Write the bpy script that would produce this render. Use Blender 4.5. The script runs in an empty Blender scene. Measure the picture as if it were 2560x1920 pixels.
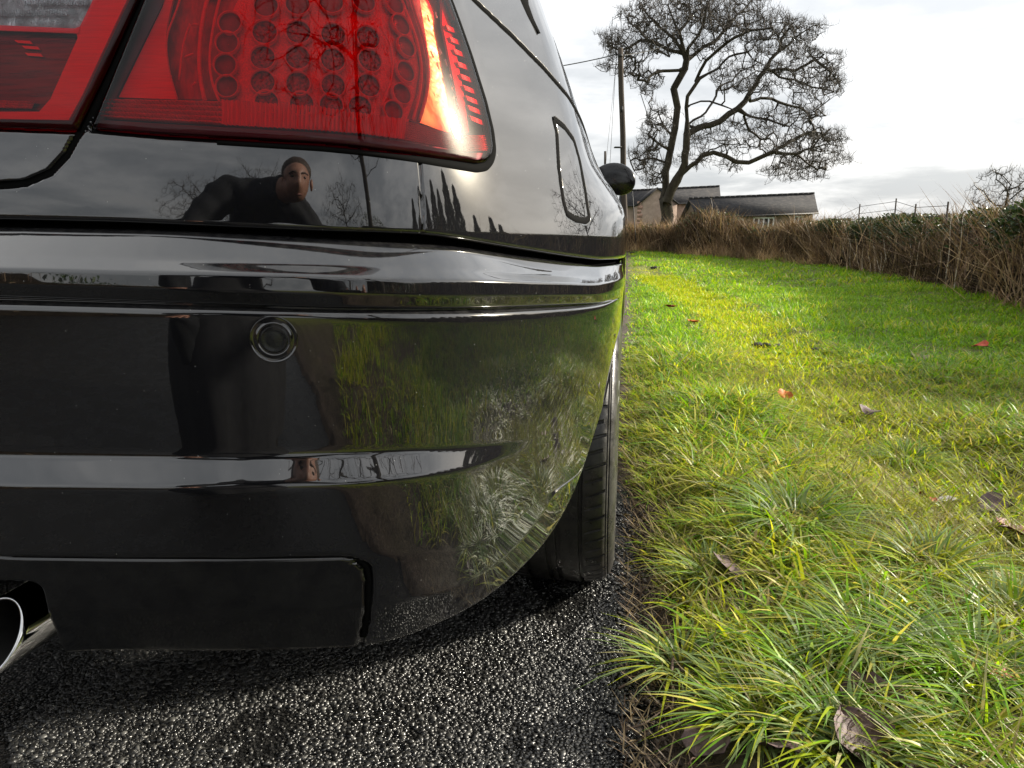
import bpy, bmesh, math, random
import numpy as np
from mathutils import Vector, Matrix, kdtree
R = math.radians
scene = bpy.context.scene
COL = scene.collection
rng = np.random.default_rng(7)
random.seed(7)

# ------------------------------------------------------------------ camera
FPX, CAMH, TH = 1776.0, 0.74, math.atan(340 / 1776.0)
cd = bpy.data.cameras.new('camera')
cam = bpy.data.objects.new('camera', cd); COL.objects.link(cam)
cam.location = (0, 0, CAMH)
cam.rotation_euler = (R(90) - TH, 0, 0)
cd.sensor_width = 36.0
cd.lens = 36.0 * FPX / 2560.0
cd.clip_start = 0.02
cd.clip_end = 3000
scene.camera = cam

# ------------------------------------------------------------------ light
SUN_AZ, SUN_EL = R(74), R(23)
SUN = Vector((math.sin(SUN_AZ) * math.cos(SUN_EL), math.cos(SUN_AZ) * math.cos(SUN_EL), math.sin(SUN_EL)))
ld = bpy.data.lights.new('sun', 'SUN'); ld.energy = 3.8; ld.angle = R(4); ld.color = (1.0, 0.93, 0.80)
sun = bpy.data.objects.new('sun', ld); COL.objects.link(sun)
sun.rotation_euler = SUN.to_track_quat('Z', 'Y').to_euler()

w = bpy.data.worlds.new('World'); scene.world = w; w.use_nodes = True
nt = w.node_tree; N = nt.nodes; L = nt.links
for n in list(N): N.remove(n)
def wn(t, **k):
    n = N.new(t)
    for a, v in k.items(): setattr(n, a, v)
    return n
def wmath(op, a, b=None, c=None, clamp=False):
    n = wn('ShaderNodeMath', operation=op); n.use_clamp = clamp
    for i, v in enumerate((a, b, c)):
        if v is None: continue
        if isinstance(v, (int, float)): n.inputs[i].default_value = v
        else: L.new(v, n.inputs[i])
    return n.outputs[0]
out = wn('ShaderNodeOutputWorld'); bg = wn('ShaderNodeBackground')
sky = wn('ShaderNodeTexSky'); sky.sky_type = 'NISHITA'; sky.sun_disc = False
sky.sun_elevation = SUN_EL; sky.sun_rotation = SUN_AZ; sky.altitude = 60; sky.dust_density = 3.0
bgs = wn('ShaderNodeBackground'); L.new(sky.outputs[0], bgs.inputs[0]); bgs.inputs[1].default_value = 0.08
tc = wn('ShaderNodeTexCoord'); sep = wn('ShaderNodeSeparateXYZ'); L.new(tc.outputs['Generated'], sep.inputs[0])
zc = wmath('MAXIMUM', sep.outputs[2], 0.0)
den = wmath('ADD', zc, 0.13)
cx = wmath('DIVIDE', sep.outputs[0], den); cy = wmath('DIVIDE', sep.outputs[1], den)
comb = wn('ShaderNodeCombineXYZ'); L.new(cx, comb.inputs[0]); L.new(cy, comb.inputs[1])
n1 = wn('ShaderNodeTexNoise'); n1.inputs['Scale'].default_value = 0.85; n1.inputs['Detail'].default_value = 7; n1.inputs['Roughness'].default_value = 0.55; n1.inputs['Distortion'].default_value = 0.5
L.new(comb.outputs[0], n1.inputs['Vector'])
n2 = wn('ShaderNodeTexNoise'); n2.inputs['Scale'].default_value = 2.6; n2.inputs['Detail'].default_value = 6; n2.inputs['Roughness'].default_value = 0.6
L.new(comb.outputs[0], n2.inputs['Vector'])
cl = wmath('ADD', wmath('MULTIPLY', n1.outputs[0], 0.72), wmath('MULTIPLY', n2.outputs[0], 0.28))
mr = wn('ShaderNodeMapRange'); mr.interpolation_type = 'SMOOTHSTEP'
mr.inputs['From Min'].default_value = 0.40; mr.inputs['From Max'].default_value = 0.60
mr.inputs['To Min'].default_value = 0.70; mr.inputs['To Max'].default_value = 1.08
L.new(cl, mr.inputs['Value'])
dotn = wn('ShaderNodeVectorMath', operation='DOT_PRODUCT'); L.new(tc.outputs['Generated'], dotn.inputs[0]); dotn.inputs[1].default_value = SUN
dp = wmath('MAXIMUM', dotn.outputs['Value'], 0.0)
glow = wmath('ADD', 0.46, wmath('MULTIPLY', wmath('POWER', dp, 1.2), 0.12))
hz = wn('ShaderNodeMapRange'); hz.inputs['From Min'].default_value = 0.0; hz.inputs['From Max'].default_value = 0.30
hz.inputs['To Min'].default_value = 0.66; hz.inputs['To Max'].default_value = 1.0; L.new(zc, hz.inputs['Value'])
val = wmath('MULTIPLY', wmath('MULTIPLY', glow, hz.outputs[0]), mr.outputs[0])
veil = wmath('ADD', wmath('MULTIPLY', wmath('POWER', dp, 14.0), 0.28), wmath('MULTIPLY', wmath('POWER', dp, 230.0), 17.0))   # sun behind thin cloud
bgv = wn('ShaderNodeBackground'); bgv.inputs[0].default_value = (1.0, 0.88, 0.66, 1); L.new(veil, bgv.inputs[1])
bgc = wn('ShaderNodeBackground')
cm = wn('ShaderNodeMix', data_type='RGBA', blend_type='MULTIPLY'); cm.inputs['Factor'].default_value = 1.0
# grey cloud is a touch blue, bright cloud is neutral
cr = wn('ShaderNodeMapRange'); cr.data_type = 'FLOAT_VECTOR'
rampc = wn('ShaderNodeValToRGB'); rampc.color_ramp.elements[0].color = (0.93, 0.965, 1.0, 1); rampc.color_ramp.elements[1].color = (1.0, 0.99, 0.97, 1)
rampc.color_ramp.elements[0].position = 0.4; rampc.color_ramp.elements[1].position = 0.62
L.new(cl, rampc.inputs[0])
L.new(rampc.outputs[0], bgc.inputs[0]); L.new(val, bgc.inputs[1])
N.remove(cr); N.remove(cm); N.remove(bg)
mixs = wn('ShaderNodeMixShader'); mixs.inputs[0].default_value = 0.93
L.new(bgs.outputs[0], mixs.inputs[1]); L.new(bgc.outputs[0], mixs.inputs[2]); addv = wn('ShaderNodeAddShader'); L.new(mixs.outputs[0], addv.inputs[0]); L.new(bgv.outputs[0], addv.inputs[1]); L.new(addv.outputs[0], out.inputs[0])

vs = scene.view_settings
vs.view_transform = 'Standard'; vs.look = 'None'; vs.gamma = 1.0; vs.use_curve_mapping = False
vs.exposure = 1.42
try:
    scene.cycles.max_bounces = 10; scene.cycles.transparent_max_bounces = 24; scene.cycles.sample_clamp_indirect = 6.0
    scene.cycles.use_denoising = True
    scene.cycles.caustics_reflective = False; scene.cycles.caustics_refractive = False
except Exception: pass

# ------------------------------------------------------------------ helpers
CT, ST = math.cos(TH), math.sin(TH)
def ray(px, py):
    u = (px - 1280) / FPX; v = -(py - 960) / FPX
    return np.array([u, CT + v * ST, -ST + v * CT])
def gpt(px, py, z=0.0):
    d = ray(px, py); t = (z - CAMH) / d[2]
    return np.array([d[0] * t, d[1] * t, z])
def at_y(px, py, Y):
    d = ray(px, py); t = Y / d[1]
    return np.array([d[0] * t, Y, CAMH + d[2] * t])
def px_of(Vw):
    d = Vw - np.array([0, 0, CAMH]); f = d[..., 1] * CT - d[..., 2] * ST; up = d[..., 1] * ST + d[..., 2] * CT
    return 1280 + FPX * d[..., 0] / f, 960 - FPX * up / f
def sstep(a, b, x):
    t = np.clip((np.asarray(x, float) - a) / (b - a), 0, 1); return t * t * (3 - 2 * t)
def pchip(x, y, xq):
    x = np.asarray(x, float); y = np.asarray(y, float); h = np.diff(x); d = np.diff(y) / h
    m = np.zeros_like(x); m[0] = d[0]; m[-1] = d[-1]
    for i in range(1, len(x) - 1):
        if d[i - 1] * d[i] > 0:
            w1 = 2 * h[i] + h[i - 1]; w2 = h[i] + 2 * h[i - 1]
            m[i] = (w1 + w2) / (w1 / d[i - 1] + w2 / d[i])
    xq = np.clip(np.asarray(xq, float), x[0], x[-1])
    k = np.clip(np.searchsorted(x, xq) - 1, 0, len(x) - 2)
    t = (xq - x[k]) / h[k]
    return ((2 * t**3 - 3 * t**2 + 1) * y[k] + (t**3 - 2 * t**2 + t) * h[k] * m[k]
            + (-2 * t**3 + 3 * t**2) * y[k + 1] + (t**3 - t**2) * h[k] * m[k + 1])
def gsmooth(a, n, axis=0):
    if n < 1: return a
    k = np.exp(-0.5 * (np.arange(-3 * n, 3 * n + 1) / n) ** 2); k /= k.sum()
    a = np.moveaxis(np.asarray(a, float), axis, 0)
    p = 3 * n
    pre = 2 * a[0] - a[1:p + 1][::-1] if len(a) > p else np.repeat(a[:1], p, 0)
    post = 2 * a[-1] - a[-p - 1:-1][::-1] if len(a) > p else np.repeat(a[-1:], p, 0)
    e = np.concatenate([pre, a, post], 0)
    o = sum(k[i] * e[i:i + len(a)] for i in range(2 * p + 1))
    return np.moveaxis(o, 0, axis)
WL = {}
def attach(o, parent):
    # children are modelled in world coordinates, so the parent's own offset is taken out again
    o.parent = parent
    o.matrix_parent_inverse = Matrix.Translation(-WL.get(parent, Vector((0, 0, 0))))
def np_mesh(name, V, Fq, mat, parent=None, smooth=True, col=None, mats=None, midx=None):
    """one mesh object out of a vertex array and a list of (n,k) face arrays"""
    V = np.asarray(V, np.float32).reshape(-1, 3)
    if not isinstance(Fq, (list, tuple)): Fq = [Fq]
    Fq = [np.asarray(f, np.int32) for f in Fq if len(f)]
    me = bpy.data.meshes.new(name)
    me.vertices.add(len(V)); me.vertices.foreach_set('co', V.ravel())
    nl = sum(f.size for f in Fq); npoly = sum(len(f) for f in Fq)
    me.loops.add(nl); me.loops.foreach_set('vertex_index', np.concatenate([f.ravel() for f in Fq]))
    tot = np.concatenate([np.full(len(f), f.shape[1], np.int32) for f in Fq])
    st = np.concatenate([[0], np.cumsum(tot)[:-1]]).astype(np.int32)
    me.polygons.add(npoly); me.polygons.foreach_set('loop_start', st)
    try: me.polygons.foreach_set('loop_total', tot)
    except Exception: pass
    if smooth: me.polygons.foreach_set('use_smooth', np.ones(npoly, bool))
    if midx is not None: me.polygons.foreach_set('material_index', np.asarray(midx, np.int32))
    me.update(calc_edges=True)
    if col is not None:
        ca = me.color_attributes.new('Col', 'FLOAT_COLOR', 'POINT')
        c = np.ones((len(V), 4), np.float32); c[:, :3] = col
        ca.data.foreach_set('color', c.ravel())
    for m in (mats or [mat]): me.materials.append(m)
    o = bpy.data.objects.new(name, me); COL.objects.link(o)
    if parent is not None: attach(o, parent)
    return o
def grid_faces(n, m, mask=None):
    i, j = np.meshgrid(np.arange(n - 1), np.arange(m - 1), indexing='ij')
    f = np.stack([i * m + j, (i + 1) * m + j, (i + 1) * m + j + 1, i * m + j + 1], -1)
    if mask is not None: f = f[mask]
    return f.reshape(-1, 4)
def compact(V, F):
    V = np.asarray(V).reshape(-1, 3); F = np.asarray(F)
    u, inv = np.unique(F, return_inverse=True)
    return V[u], inv.reshape(F.shape)
def in_poly(x, y, poly):
    x = np.asarray(x); y = np.asarray(y); p = np.asarray(poly, float); r = np.zeros(x.shape, bool)
    for k in range(len(p)):
        x1, y1 = p[k]; x2, y2 = p[k - 1]
        c = ((y1 > y) != (y2 > y))
        with np.errstate(divide='ignore', invalid='ignore'):
            r ^= c & (x < (x2 - x1) * (y - y1) / (y2 - y1 + 1e-30) + x1)
    return r
def poly_dist(x, y, pl):
    pl = np.asarray(pl, float); d = np.full(np.shape(x), 1e9)
    for k in range(len(pl) - 1):
        ax, ay = pl[k]; bx, by = pl[k + 1]; dx, dy = bx - ax, by - ay
        t = np.clip(((x - ax) * dx + (y - ay) * dy) / (dx * dx + dy * dy + 1e-12), 0, 1)
        d = np.minimum(d, np.hypot(x - ax - t * dx, y - ay - t * dy))
    return d
def tag(o, label=None, cat=None, group=None, kind=None):
    if label: o['label'] = label
    if cat: o['category'] = cat
    if group: o['group'] = group
    if kind: o['kind'] = kind
    return o
def empty(name, loc=(0, 0, 0), parent=None):
    o = bpy.data.objects.new(name, None); COL.objects.link(o); o.location = loc; o.empty_display_size = .05
    if parent is not None: attach(o, parent)
    WL[o] = Vector(loc)
    return o
class MB:
    """collects shapes into one mesh"""
    def __init__(s): s.v = []; s.f3 = []; s.f4 = []; s.n = 0; s.c = []; s.cur = None
    def add(s, V, F3=None, F4=None):
        V = np.asarray(V, float).reshape(-1, 3); s.v.append(V)
        if F3 is not None and len(F3): s.f3.append(np.asarray(F3) + s.n)
        if F4 is not None and len(F4): s.f4.append(np.asarray(F4) + s.n)
        s.n += len(V)
        if s.cur is not None: s.c.append(np.tile(s.cur, (len(V), 1)))
    def box(s, c, size, rot=None):
        h = np.asarray(size, float) / 2
        v = np.array([[x, y, z] for x in (-1, 1) for y in (-1, 1) for z in (-1, 1)]) * h
        if rot is not None: v = v @ np.array(rot).T
        s.add(v + np.asarray(c), F4=[[0, 1, 3, 2], [4, 6, 7, 5], [0, 4, 5, 1], [2, 3, 7, 6], [0, 2, 6, 4], [1, 5, 7, 3]])
    def tube(s, P, r, k=6, cap=True):
        P = np.asarray(P, float); n = len(P); r = np.broadcast_to(np.asarray(r, float), (n,))
        T = np.gradient(P, axis=0); T /= np.linalg.norm(T, axis=1)[:, None] + 1e-12
        ref = np.array([0, 0, 1.0]) if abs(T[0][2]) < .9 else np.array([1.0, 0, 0])
        A = np.cross(T, ref); A /= np.linalg.norm(A, axis=1)[:, None] + 1e-12
        B = np.cross(T, A)
        a = np.arange(k) * 2 * np.pi / k
        V = P[:, None] + r[:, None, None] * (np.cos(a)[None, :, None] * A[:, None] + np.sin(a)[None, :, None] * B[:, None])
        i, j = np.meshgrid(np.arange(n - 1), np.arange(k), indexing='ij')
        F = np.stack([i * k + j, i * k + (j + 1) % k, (i + 1) * k + (j + 1) % k, (i + 1) * k + j], -1).reshape(-1, 4)
        V = V.reshape(-1, 3); F3 = []
        if cap:
            V = np.vstack([V, P[:1], P[-1:]]); b = n * k
            F3 = [[b, (j + 1) % k, j] for j in range(k)] + [[b + 1, (n - 1) * k + j, (n - 1) * k + (j + 1) % k] for j in range(k)]
        s.add(V, F3, F)
    def build(s, name, mat, parent=None, smooth=True):
        V = np.concatenate(s.v) if s.v else np.zeros((0, 3))
        Fs = ([np.concatenate(s.f3)] if s.f3 else []) + ([np.concatenate(s.f4)] if s.f4 else [])
        return np_mesh(name, V, Fs, mat, parent, smooth, np.concatenate(s.c) if s.c else None)

# ------------------------------------------------------------------ materials
class M:
    def __init__(s, name):
        s.m = bpy.data.materials.new(name); s.m.use_nodes = True; s.t = s.m.node_tree
        for n in list(s.t.nodes): s.t.nodes.remove(n)
        s.out = s.n('ShaderNodeOutputMaterial')
    def n(s, t, **k):
        x = s.t.nodes.new(t)
        for a, v in k.items():
            if a.startswith('i_'): x.inputs[a[2:].replace('_', ' ')].default_value = v
            else: setattr(x, a, v)
        return x
    def l(s, a, b): s.t.links.new(a, b)
    def bsdf(s, color=(.5, .5, .5), rough=.5, metal=0, ior=1.5, coat=0, spec=None):
        b = s.n('ShaderNodeBsdfPrincipled')
        b.inputs['Base Color'].default_value = (*color, 1); b.inputs['Roughness'].default_value = rough
        b.inputs['Metallic'].default_value = metal; b.inputs['IOR'].default_value = ior
        b.inputs['Coat Weight'].default_value = coat; b.inputs['Coat Roughness'].default_value = 0.01
        if spec is not None: b.inputs['Specular IOR Level'].default_value = spec
        s.l(b.outputs[0], s.out.inputs[0]); s.b = b; return b
    def noise(s, scale, detail=4, rough=.55, coord='Object', dist=0.0, stretch=None):
        tcn = s.n('ShaderNodeTexCoord'); x = s.n('ShaderNodeTexNoise')
        x.inputs['Scale'].default_value = scale; x.inputs['Detail'].default_value = detail
        x.inputs['Roughness'].default_value = rough; x.inputs['Distortion'].default_value = dist
        if stretch:
            mp = s.n('ShaderNodeMapping'); mp.inputs['Scale'].default_value = stretch
            s.l(tcn.outputs[coord], mp.inputs[0]); s.l(mp.outputs[0], x.inputs['Vector'])
        else: s.l(tcn.outputs[coord], x.inputs['Vector'])
        return x.outputs[0]
    def ramp(s, fac, stops):
        r = s.n('ShaderNodeValToRGB'); e = r.color_ramp.elements
        while len(e) < len(stops): e.new(0.5)
        for i, (p, c) in enumerate(stops):
            e[i].position = p; e[i].color = (*c, 1) if len(c) == 3 else c
        s.l(fac, r.inputs[0]); return r.outputs[0]
    def mix(s, fac, a, b, mode='MIX'):
        x = s.n('ShaderNodeMix', data_type='RGBA', blend_type=mode)
        for idx, v in ((0, fac), (6, a), (7, b)):
            if isinstance(v, (int, float)): x.inputs[idx].default_value = v
            elif isinstance(v, tuple): x.inputs[idx].default_value = (*v, 1)
            else: s.l(v, x.inputs[idx])
        return x.outputs[2]
    def bump(s, h, strength=.3, dist=.01, target=None):
        b = s.n('ShaderNodeBump'); b.inputs['Strength'].default_value = strength; b.inputs['Distance'].default_value = dist
        s.l(h, b.inputs['Height']); s.l(b.outputs[0], (target or s.b).inputs['Normal']); return b
    def vcol(s):
        a = s.n('ShaderNodeVertexColor'); a.layer_name = 'Col'; return a.outputs[0]
def simple(name, color, rough=.5, metal=0, ior=1.5, coat=0, nscale=None, namp=.3, bump=0, bdist=.002, spec=None):
    m = M(name); b = m.bsdf(color, rough, metal, ior, coat, spec)
    if nscale:
        f = m.noise(nscale, 5, .6)
        c = m.ramp(f, [(.3, tuple(x * (1 - namp) for x in color)), (.7, tuple(min(1, x * (1 + namp)) for x in color))])
        m.l(c, b.inputs['Base Color'])
        if bump: m.bump(f, bump, bdist)
    return m.m
# ------------------------------------------------------------------ the parked car: one set of body surfaces
PSI = R(9.1); ZS = CAMH - .70
AX = np.array([math.cos(PSI), -math.sin(PSI)]); FW = np.array([math.sin(PSI), math.cos(PSI)])
DS = 0.002
SS = np.arange(0, 6.0, DS)
_ts = [0, .20, .40, .565, .75, .90, 1.08, 1.27, 1.48, 1.9, 3.2, 4.2, 4.5, 4.75, 5.05, 5.4, 6.0]
_tv = [0, 5, 11, 22, 60, 68, 75.5, 83.5, 89.5, 90, 90.5, 93, 100, 130, 165, 176, 180]
TAU = np.radians(gsmooth(pchip(_ts, _tv, SS), 18))
PA = np.concatenate([[0], np.cumsum(np.sin(np.pi / 2 - TAU[:-1]) * DS)])
PB = np.concatenate([[0], np.cumsum(np.cos(np.pi / 2 - TAU[:-1]) * DS)])
NA, NB = np.sin(TAU), -np.cos(TAU)
_i = int(.565 / DS)
_w0 = ray(860, 620)[:2]; _w0 = _w0 / _w0[1] * 0.80
O2 = _w0 - PA[_i] * AX - PB[_i] * FW
send = SS[np.argmax(PA < 0)] if (PA[1000:] < 0).any() else SS[-1]
_k = 1000 + np.argmax(PA[1000:] < 0); send = SS[_k] if PA[1000:].min() < 0 else SS[-1]
HALF = PA.max()
def car2w(a, b, z):
    a, b, z = np.broadcast_arrays(a, b, z)
    return np.stack([O2[0] + a * AX[0] + b * FW[0], O2[1] + a * AX[1] + b * FW[1], z], -1)
def ipl(s, arr): return np.interp(s, SS, arr)
def surf(s, z, off):
    s, z, off = np.broadcast_arrays(s, z, off)
    return car2w(ipl(s, PA) - ipl(s, NA) * off, ipl(s, PB) - ipl(s, NB) * off, z)
def surf_ab(s, off): return ipl(s, PA) - ipl(s, NA) * off, ipl(s, PB) - ipl(s, NB) * off
_TZ = [.3, .74, .77, .80, .83, .85, .90, 1.0, 1.22, 1.36, 1.44]
_TO = [0, 0, .003, .016, .036, .055, .078, .118, .21, .30, .42]
_tzz = np.linspace(.3, 1.44, 1141); _too = gsmooth(pchip(_TZ, _TO, _tzz), 8)
def recess(s): return .05 * (1 - sstep(.88, 1.48, s))
def up_off(s, z):
    s, z = np.broadcast_arrays(np.asarray(s, float), np.asarray(z, float))
    z = z - ZS
    h = np.maximum(z - .72, 0)
    rear = .05 * h + .45 * h * h
    C = .16 * h + .30 * h * h
    T = np.interp(z, _tzz, _too)
    wS = sstep(.55, 1.12, s); wF = sstep(1.12, 1.48, s)
    wE = sstep(3.9, 4.4, s)
    under = .07 * sstep(.60, .20, z) * sstep(1.55, 2.0, s)
    return under + recess(s) + ((1 - wS) * rear + wS * ((1 - wF) * C + wF * T)) * (1 - .5 * wE)
def hit(px, py, offf):
    d = ray(px, py)
    ox, oy = -O2[0], -O2[1]
    a0 = ox * AX[0] + oy * AX[1]; b0 = ox * FW[0] + oy * FW[1]
    da = d[0] * AX[0] + d[1] * AX[1]; db = d[0] * FW[0] + d[1] * FW[1]
    def g(t):
        a = a0 + da * t; b = b0 + db * t; z = CAMH + d[2] * t
        sl = slice(0, 1100)
        dist = (a[:, None] - PA[None, sl]) ** 2 + (b[:, None] - PB[None, sl]) ** 2
        i = dist.argmin(1)
        sd = (a - PA[i]) * NA[i] + (b - PB[i]) * NB[i]
        s = SS[i] + ((a - PA[i]) * -NB[i] + (b - PB[i]) * NA[i])
        return sd + offf(s, z), s, z
    t = np.linspace(.4, 2.3, 240)
    v, s, z = g(t)
    k = np.where((v[:-1] > 0) & (v[1:] <= 0))[0]
    if not len(k): return None
    lo, hi = t[k[0]], t[k[0] + 1]
    for _ in range(3):
        tt = np.linspace(lo, hi, 9); v, s, z = g(tt)
        j = np.where((v[:-1] > 0) & (v[1:] <= 0))[0]
        if not len(j): break
        lo, hi = tt[j[0]], tt[j[0] + 1]
    v, s, z = g(np.array([(lo + hi) / 2]))
    return float(s[0]), float(z[0])
def dens(pl, step=25):
    o = [pl[0]]
    for p, q in zip(pl[:-1], pl[1:]):
        n = max(1, int(math.hypot(q[0] - p[0], q[1] - p[1]) / step))
        o += [(p[0] + (q[0] - p[0]) * k / n, p[1] + (q[1] - p[1]) * k / n) for k in range(1, n + 1)]
    return o
def upl(pl, off=0.0, step=40):
    r = [hit(x, y, lambda s, z: up_off(s, z) + off) for x, y in dens(pl, step)]
    return np.array([q for q in r if q is not None])
def row(pl, offf, ext=(), sm=12):
    """a line seen in the photograph, taken to the height it has along the bumper"""
    r = [hit(x, y, offf) for x, y in dens(pl, 60)]
    r = sorted([q for q in r if q is not None] + list(ext))
    r = [r[i] for i in range(len(r)) if i == 0 or r[i][0] - r[i - 1][0] > .004]
    s = [q[0] for q in r]; z = [q[1] for q in r]
    return gsmooth(pchip(s, z, SS[:900]), sm)      # z on SS[0:1.8 m]

# paint and trim ------------------------------------------------------
mp = M('black_paint'); b = mp.bsdf((.004, .004, .005), .03, 0, 1.5, 1.0)
b.inputs['Coat IOR'].default_value = 1.65; b.inputs['Coat Roughness'].default_value = 0.0
f = mp.noise(46, 2, .5); mp.bump(f, .022, .0012)
fl = mp.noise(2200, 1, .5); flc = mp.ramp(fl, [(.45, (.004, .004, .005)), (.75, (.02, .02, .022))])
# settled dust: fine specks everywhere, a thicker sprayed film low on the bumper and on ledges that face up
geo = mp.n('ShaderNodeNewGeometry'); sx = mp.n('ShaderNodeSeparateXYZ'); mp.l(geo.outputs['Position'], sx.inputs[0]); sn = mp.n('ShaderNodeSeparateXYZ'); mp.l(geo.outputs['True Normal'], sn.inputs[0])
vs_ = mp.n('ShaderNodeTexVoronoi'); vs_.inputs['Scale'].default_value = 150; tcv = mp.n('ShaderNodeTexCoord'); mp.l(tcv.outputs['Object'], vs_.inputs['Vector'])
speck = mp.ramp(vs_.outputs['Distance'], [(.05, (1, 1, 1)), (.10, (0, 0, 0))])
sel_ = mp.n('ShaderNodeSeparateXYZ'); mp.l(vs_.outputs['Color'], sel_.inputs[0])
rare = mp.ramp(sel_.outputs[0], [(.90, (0, 0, 0)), (.92, (1, 1, 1))]); speck = mp.mix(1.0, speck, rare, 'MULTIPLY')
lo = mp.n('ShaderNodeMapRange'); lo.inputs['From Min'].default_value = .36; lo.inputs['From Max'].default_value = .22; mp.l(sx.outputs[2], lo.inputs['Value'])
upn = mp.n('ShaderNodeMapRange'); upn.inputs['From Min'].default_value = .35; upn.inputs['From Max'].default_value = .9; upn.inputs['To Max'].default_value = .5; mp.l(sn.outputs[2], upn.inputs['Value'])
ad = mp.n('ShaderNodeMath', operation='ADD'); mp.l(lo.outputs[0], ad.inputs[0]); mp.l(upn.outputs[0], ad.inputs[1])
film = mp.mix(1.0, mp.ramp(mp.noise(75, 7, .75), [(.42, (0, 0, 0)), (.80, (.55, .55, .55))]), ad.outputs[0], 'MULTIPLY')
mp.l(mp.mix(speck, mp.mix(film, flc, (.13, .125, .115)), (.30, .30, .29)), b.inputs['Base Color'])
inv = mp.n('ShaderNodeMath', operation='MULTIPLY_ADD'); mp.l(film, inv.inputs[0]); inv.inputs[1].default_value = -.8; inv.inputs[2].default_value = 1.0; mp.l(inv.outputs[0], b.inputs['Coat Weight'])
bn = [n for n in mp.t.nodes if n.type == 'BUMP'][0]; mp.l(bn.outputs[0], b.inputs['Coat Normal'])
PAINT = mp.m
mg = M('dusty_black_paint'); b = mg.bsdf((.006, .006, .007), .12, 0, 1.5, .5)
f = mg.noise(30, 6, .7); mg.l(mg.ramp(f, [(.35, (.005, .005, .006)), (.75, (.018, .018, .017))]), b.inputs['Base Color'])
mg.l(mg.ramp(mg.noise(180, 5, .7), [(.3, (.08, .08, .08)), (.8, (.3, .3, .3))]), b.inputs['Roughness'])
DUSTY = mg.m
RUBBER = simple('black_rubber', (.006, .006, .006), .8, spec=.02)
MATTE = simple('matte_black', (.004, .004, .004), .9, spec=0)
GLASSD = simple('dark_glass', (.004, .005, .005), .02, 0, 1.5, 1.0)

car = empty('parked_car', (float(O2[0]), float(O2[1]), 0))
tag(car, 'glossy black car parked at the edge of the wet lane, seen from its rear corner', 'car')

# ---- bumper ---------------------------------------------------------
U1 = [(0, 553), (300, 560), (600, 573), (800, 582), (1053, 589), (1162, 603), (1270, 621), (1415, 643), (1500, 653)]
B0 = [(0, 560), (400, 568), (800, 589), (981, 600), (1144, 609), (1270, 629), (1415, 649), (1500, 660)]
B1 = [(0, 636), (318, 646), (800, 663), (1003, 668), (1140, 672), (1270, 684), (1415, 692), (1480, 694)]
B1b = [(0, 672), (318, 680), (800, 690), (981, 699), (1209, 702), (1415, 709), (1487, 712)]
B2 = [(0, 738), (318, 750), (800, 767), (1089, 769), (1270, 765), (1415, 760), (1500, 756)]
B2b = [(0, 747), (318, 756), (800, 772), (1089, 774), (1270, 770), (1415, 764), (1500, 759)]
B3 = [(0, 765), (318, 773), (800, 784), (1089, 787), (1209, 787), (1415, 775), (1500, 765)]
B4a = [(0, 1133), (470, 1142), (900, 1132), (1155, 1122), (1300, 1100), (1400, 1080)]
B4b = [(0, 1221), (470, 1222), (900, 1210), (1155, 1175), (1300, 1130), (1400, 1095)]
B5 = [(0, 1391), (300, 1395), (600, 1396), (860, 1391), (1100, 1380), (1250, 1350), (1350, 1260)]
CR = [(0, 1522), (600, 1527), (900, 1519), (1117, 1480), (1239, 1415), (1325, 1330), (1400, 1210), (1450, 1100)]
B6 = [(0, 1640), (253, 1629), (579, 1631), (900, 1621), (987, 1604), (1074, 1569), (1160, 1530), (1230, 1486), (1291, 1434),
      (1369, 1352), (1412, 1282), (1447, 1200), (1480, 1100), (1505, 1021), (1527, 952), (1545, 880)]
def te(s): return 1 - sstep(1.0, 1.32, s)
def tf(s): return 1 - sstep(.60, .86, s)
rec = lambda s, z: recess(s) + .003
SB = SS[:900]
zB0 = row(B0, rec); zU1 = row(U1, lambda s, z: recess(s) + .001)
zB1 = row(B1, lambda s, z: .30 * recess(s) + .003); zB1b = row(B1b, lambda s, z: 0 * s + 0)
zB2 = row(B2, lambda s, z: .004 * te(s)); zB2b = row(B2b, lambda s, z: .012 * te(s)); zB3 = row(B3, lambda s, z: 0 * s)
zB4a = row(B4a, lambda s, z: 0 * s + .006); zB4b = row(B4b, lambda s, z: -.010 * tf(s) + .006 * (1 - tf(s)))
zB5 = row(B5, lambda s, z: 0 * s - .006); zCR = row(CR, lambda s, z: 0 * s + .002)
B6OFF = lambda s, z=0: .030 - .027 * sstep(.3, 1.05, s)
zB6 = row(B6, B6OFF, ext=[(1.48, .60 + ZS), (1.56, .615 + ZS)], sm=8)
scols = np.concatenate([np.arange(0, .18, .012), np.arange(.18, 1.50, .0035), [1.50]])
def zi(zr, s): return np.interp(s, SB, zr)
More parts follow.
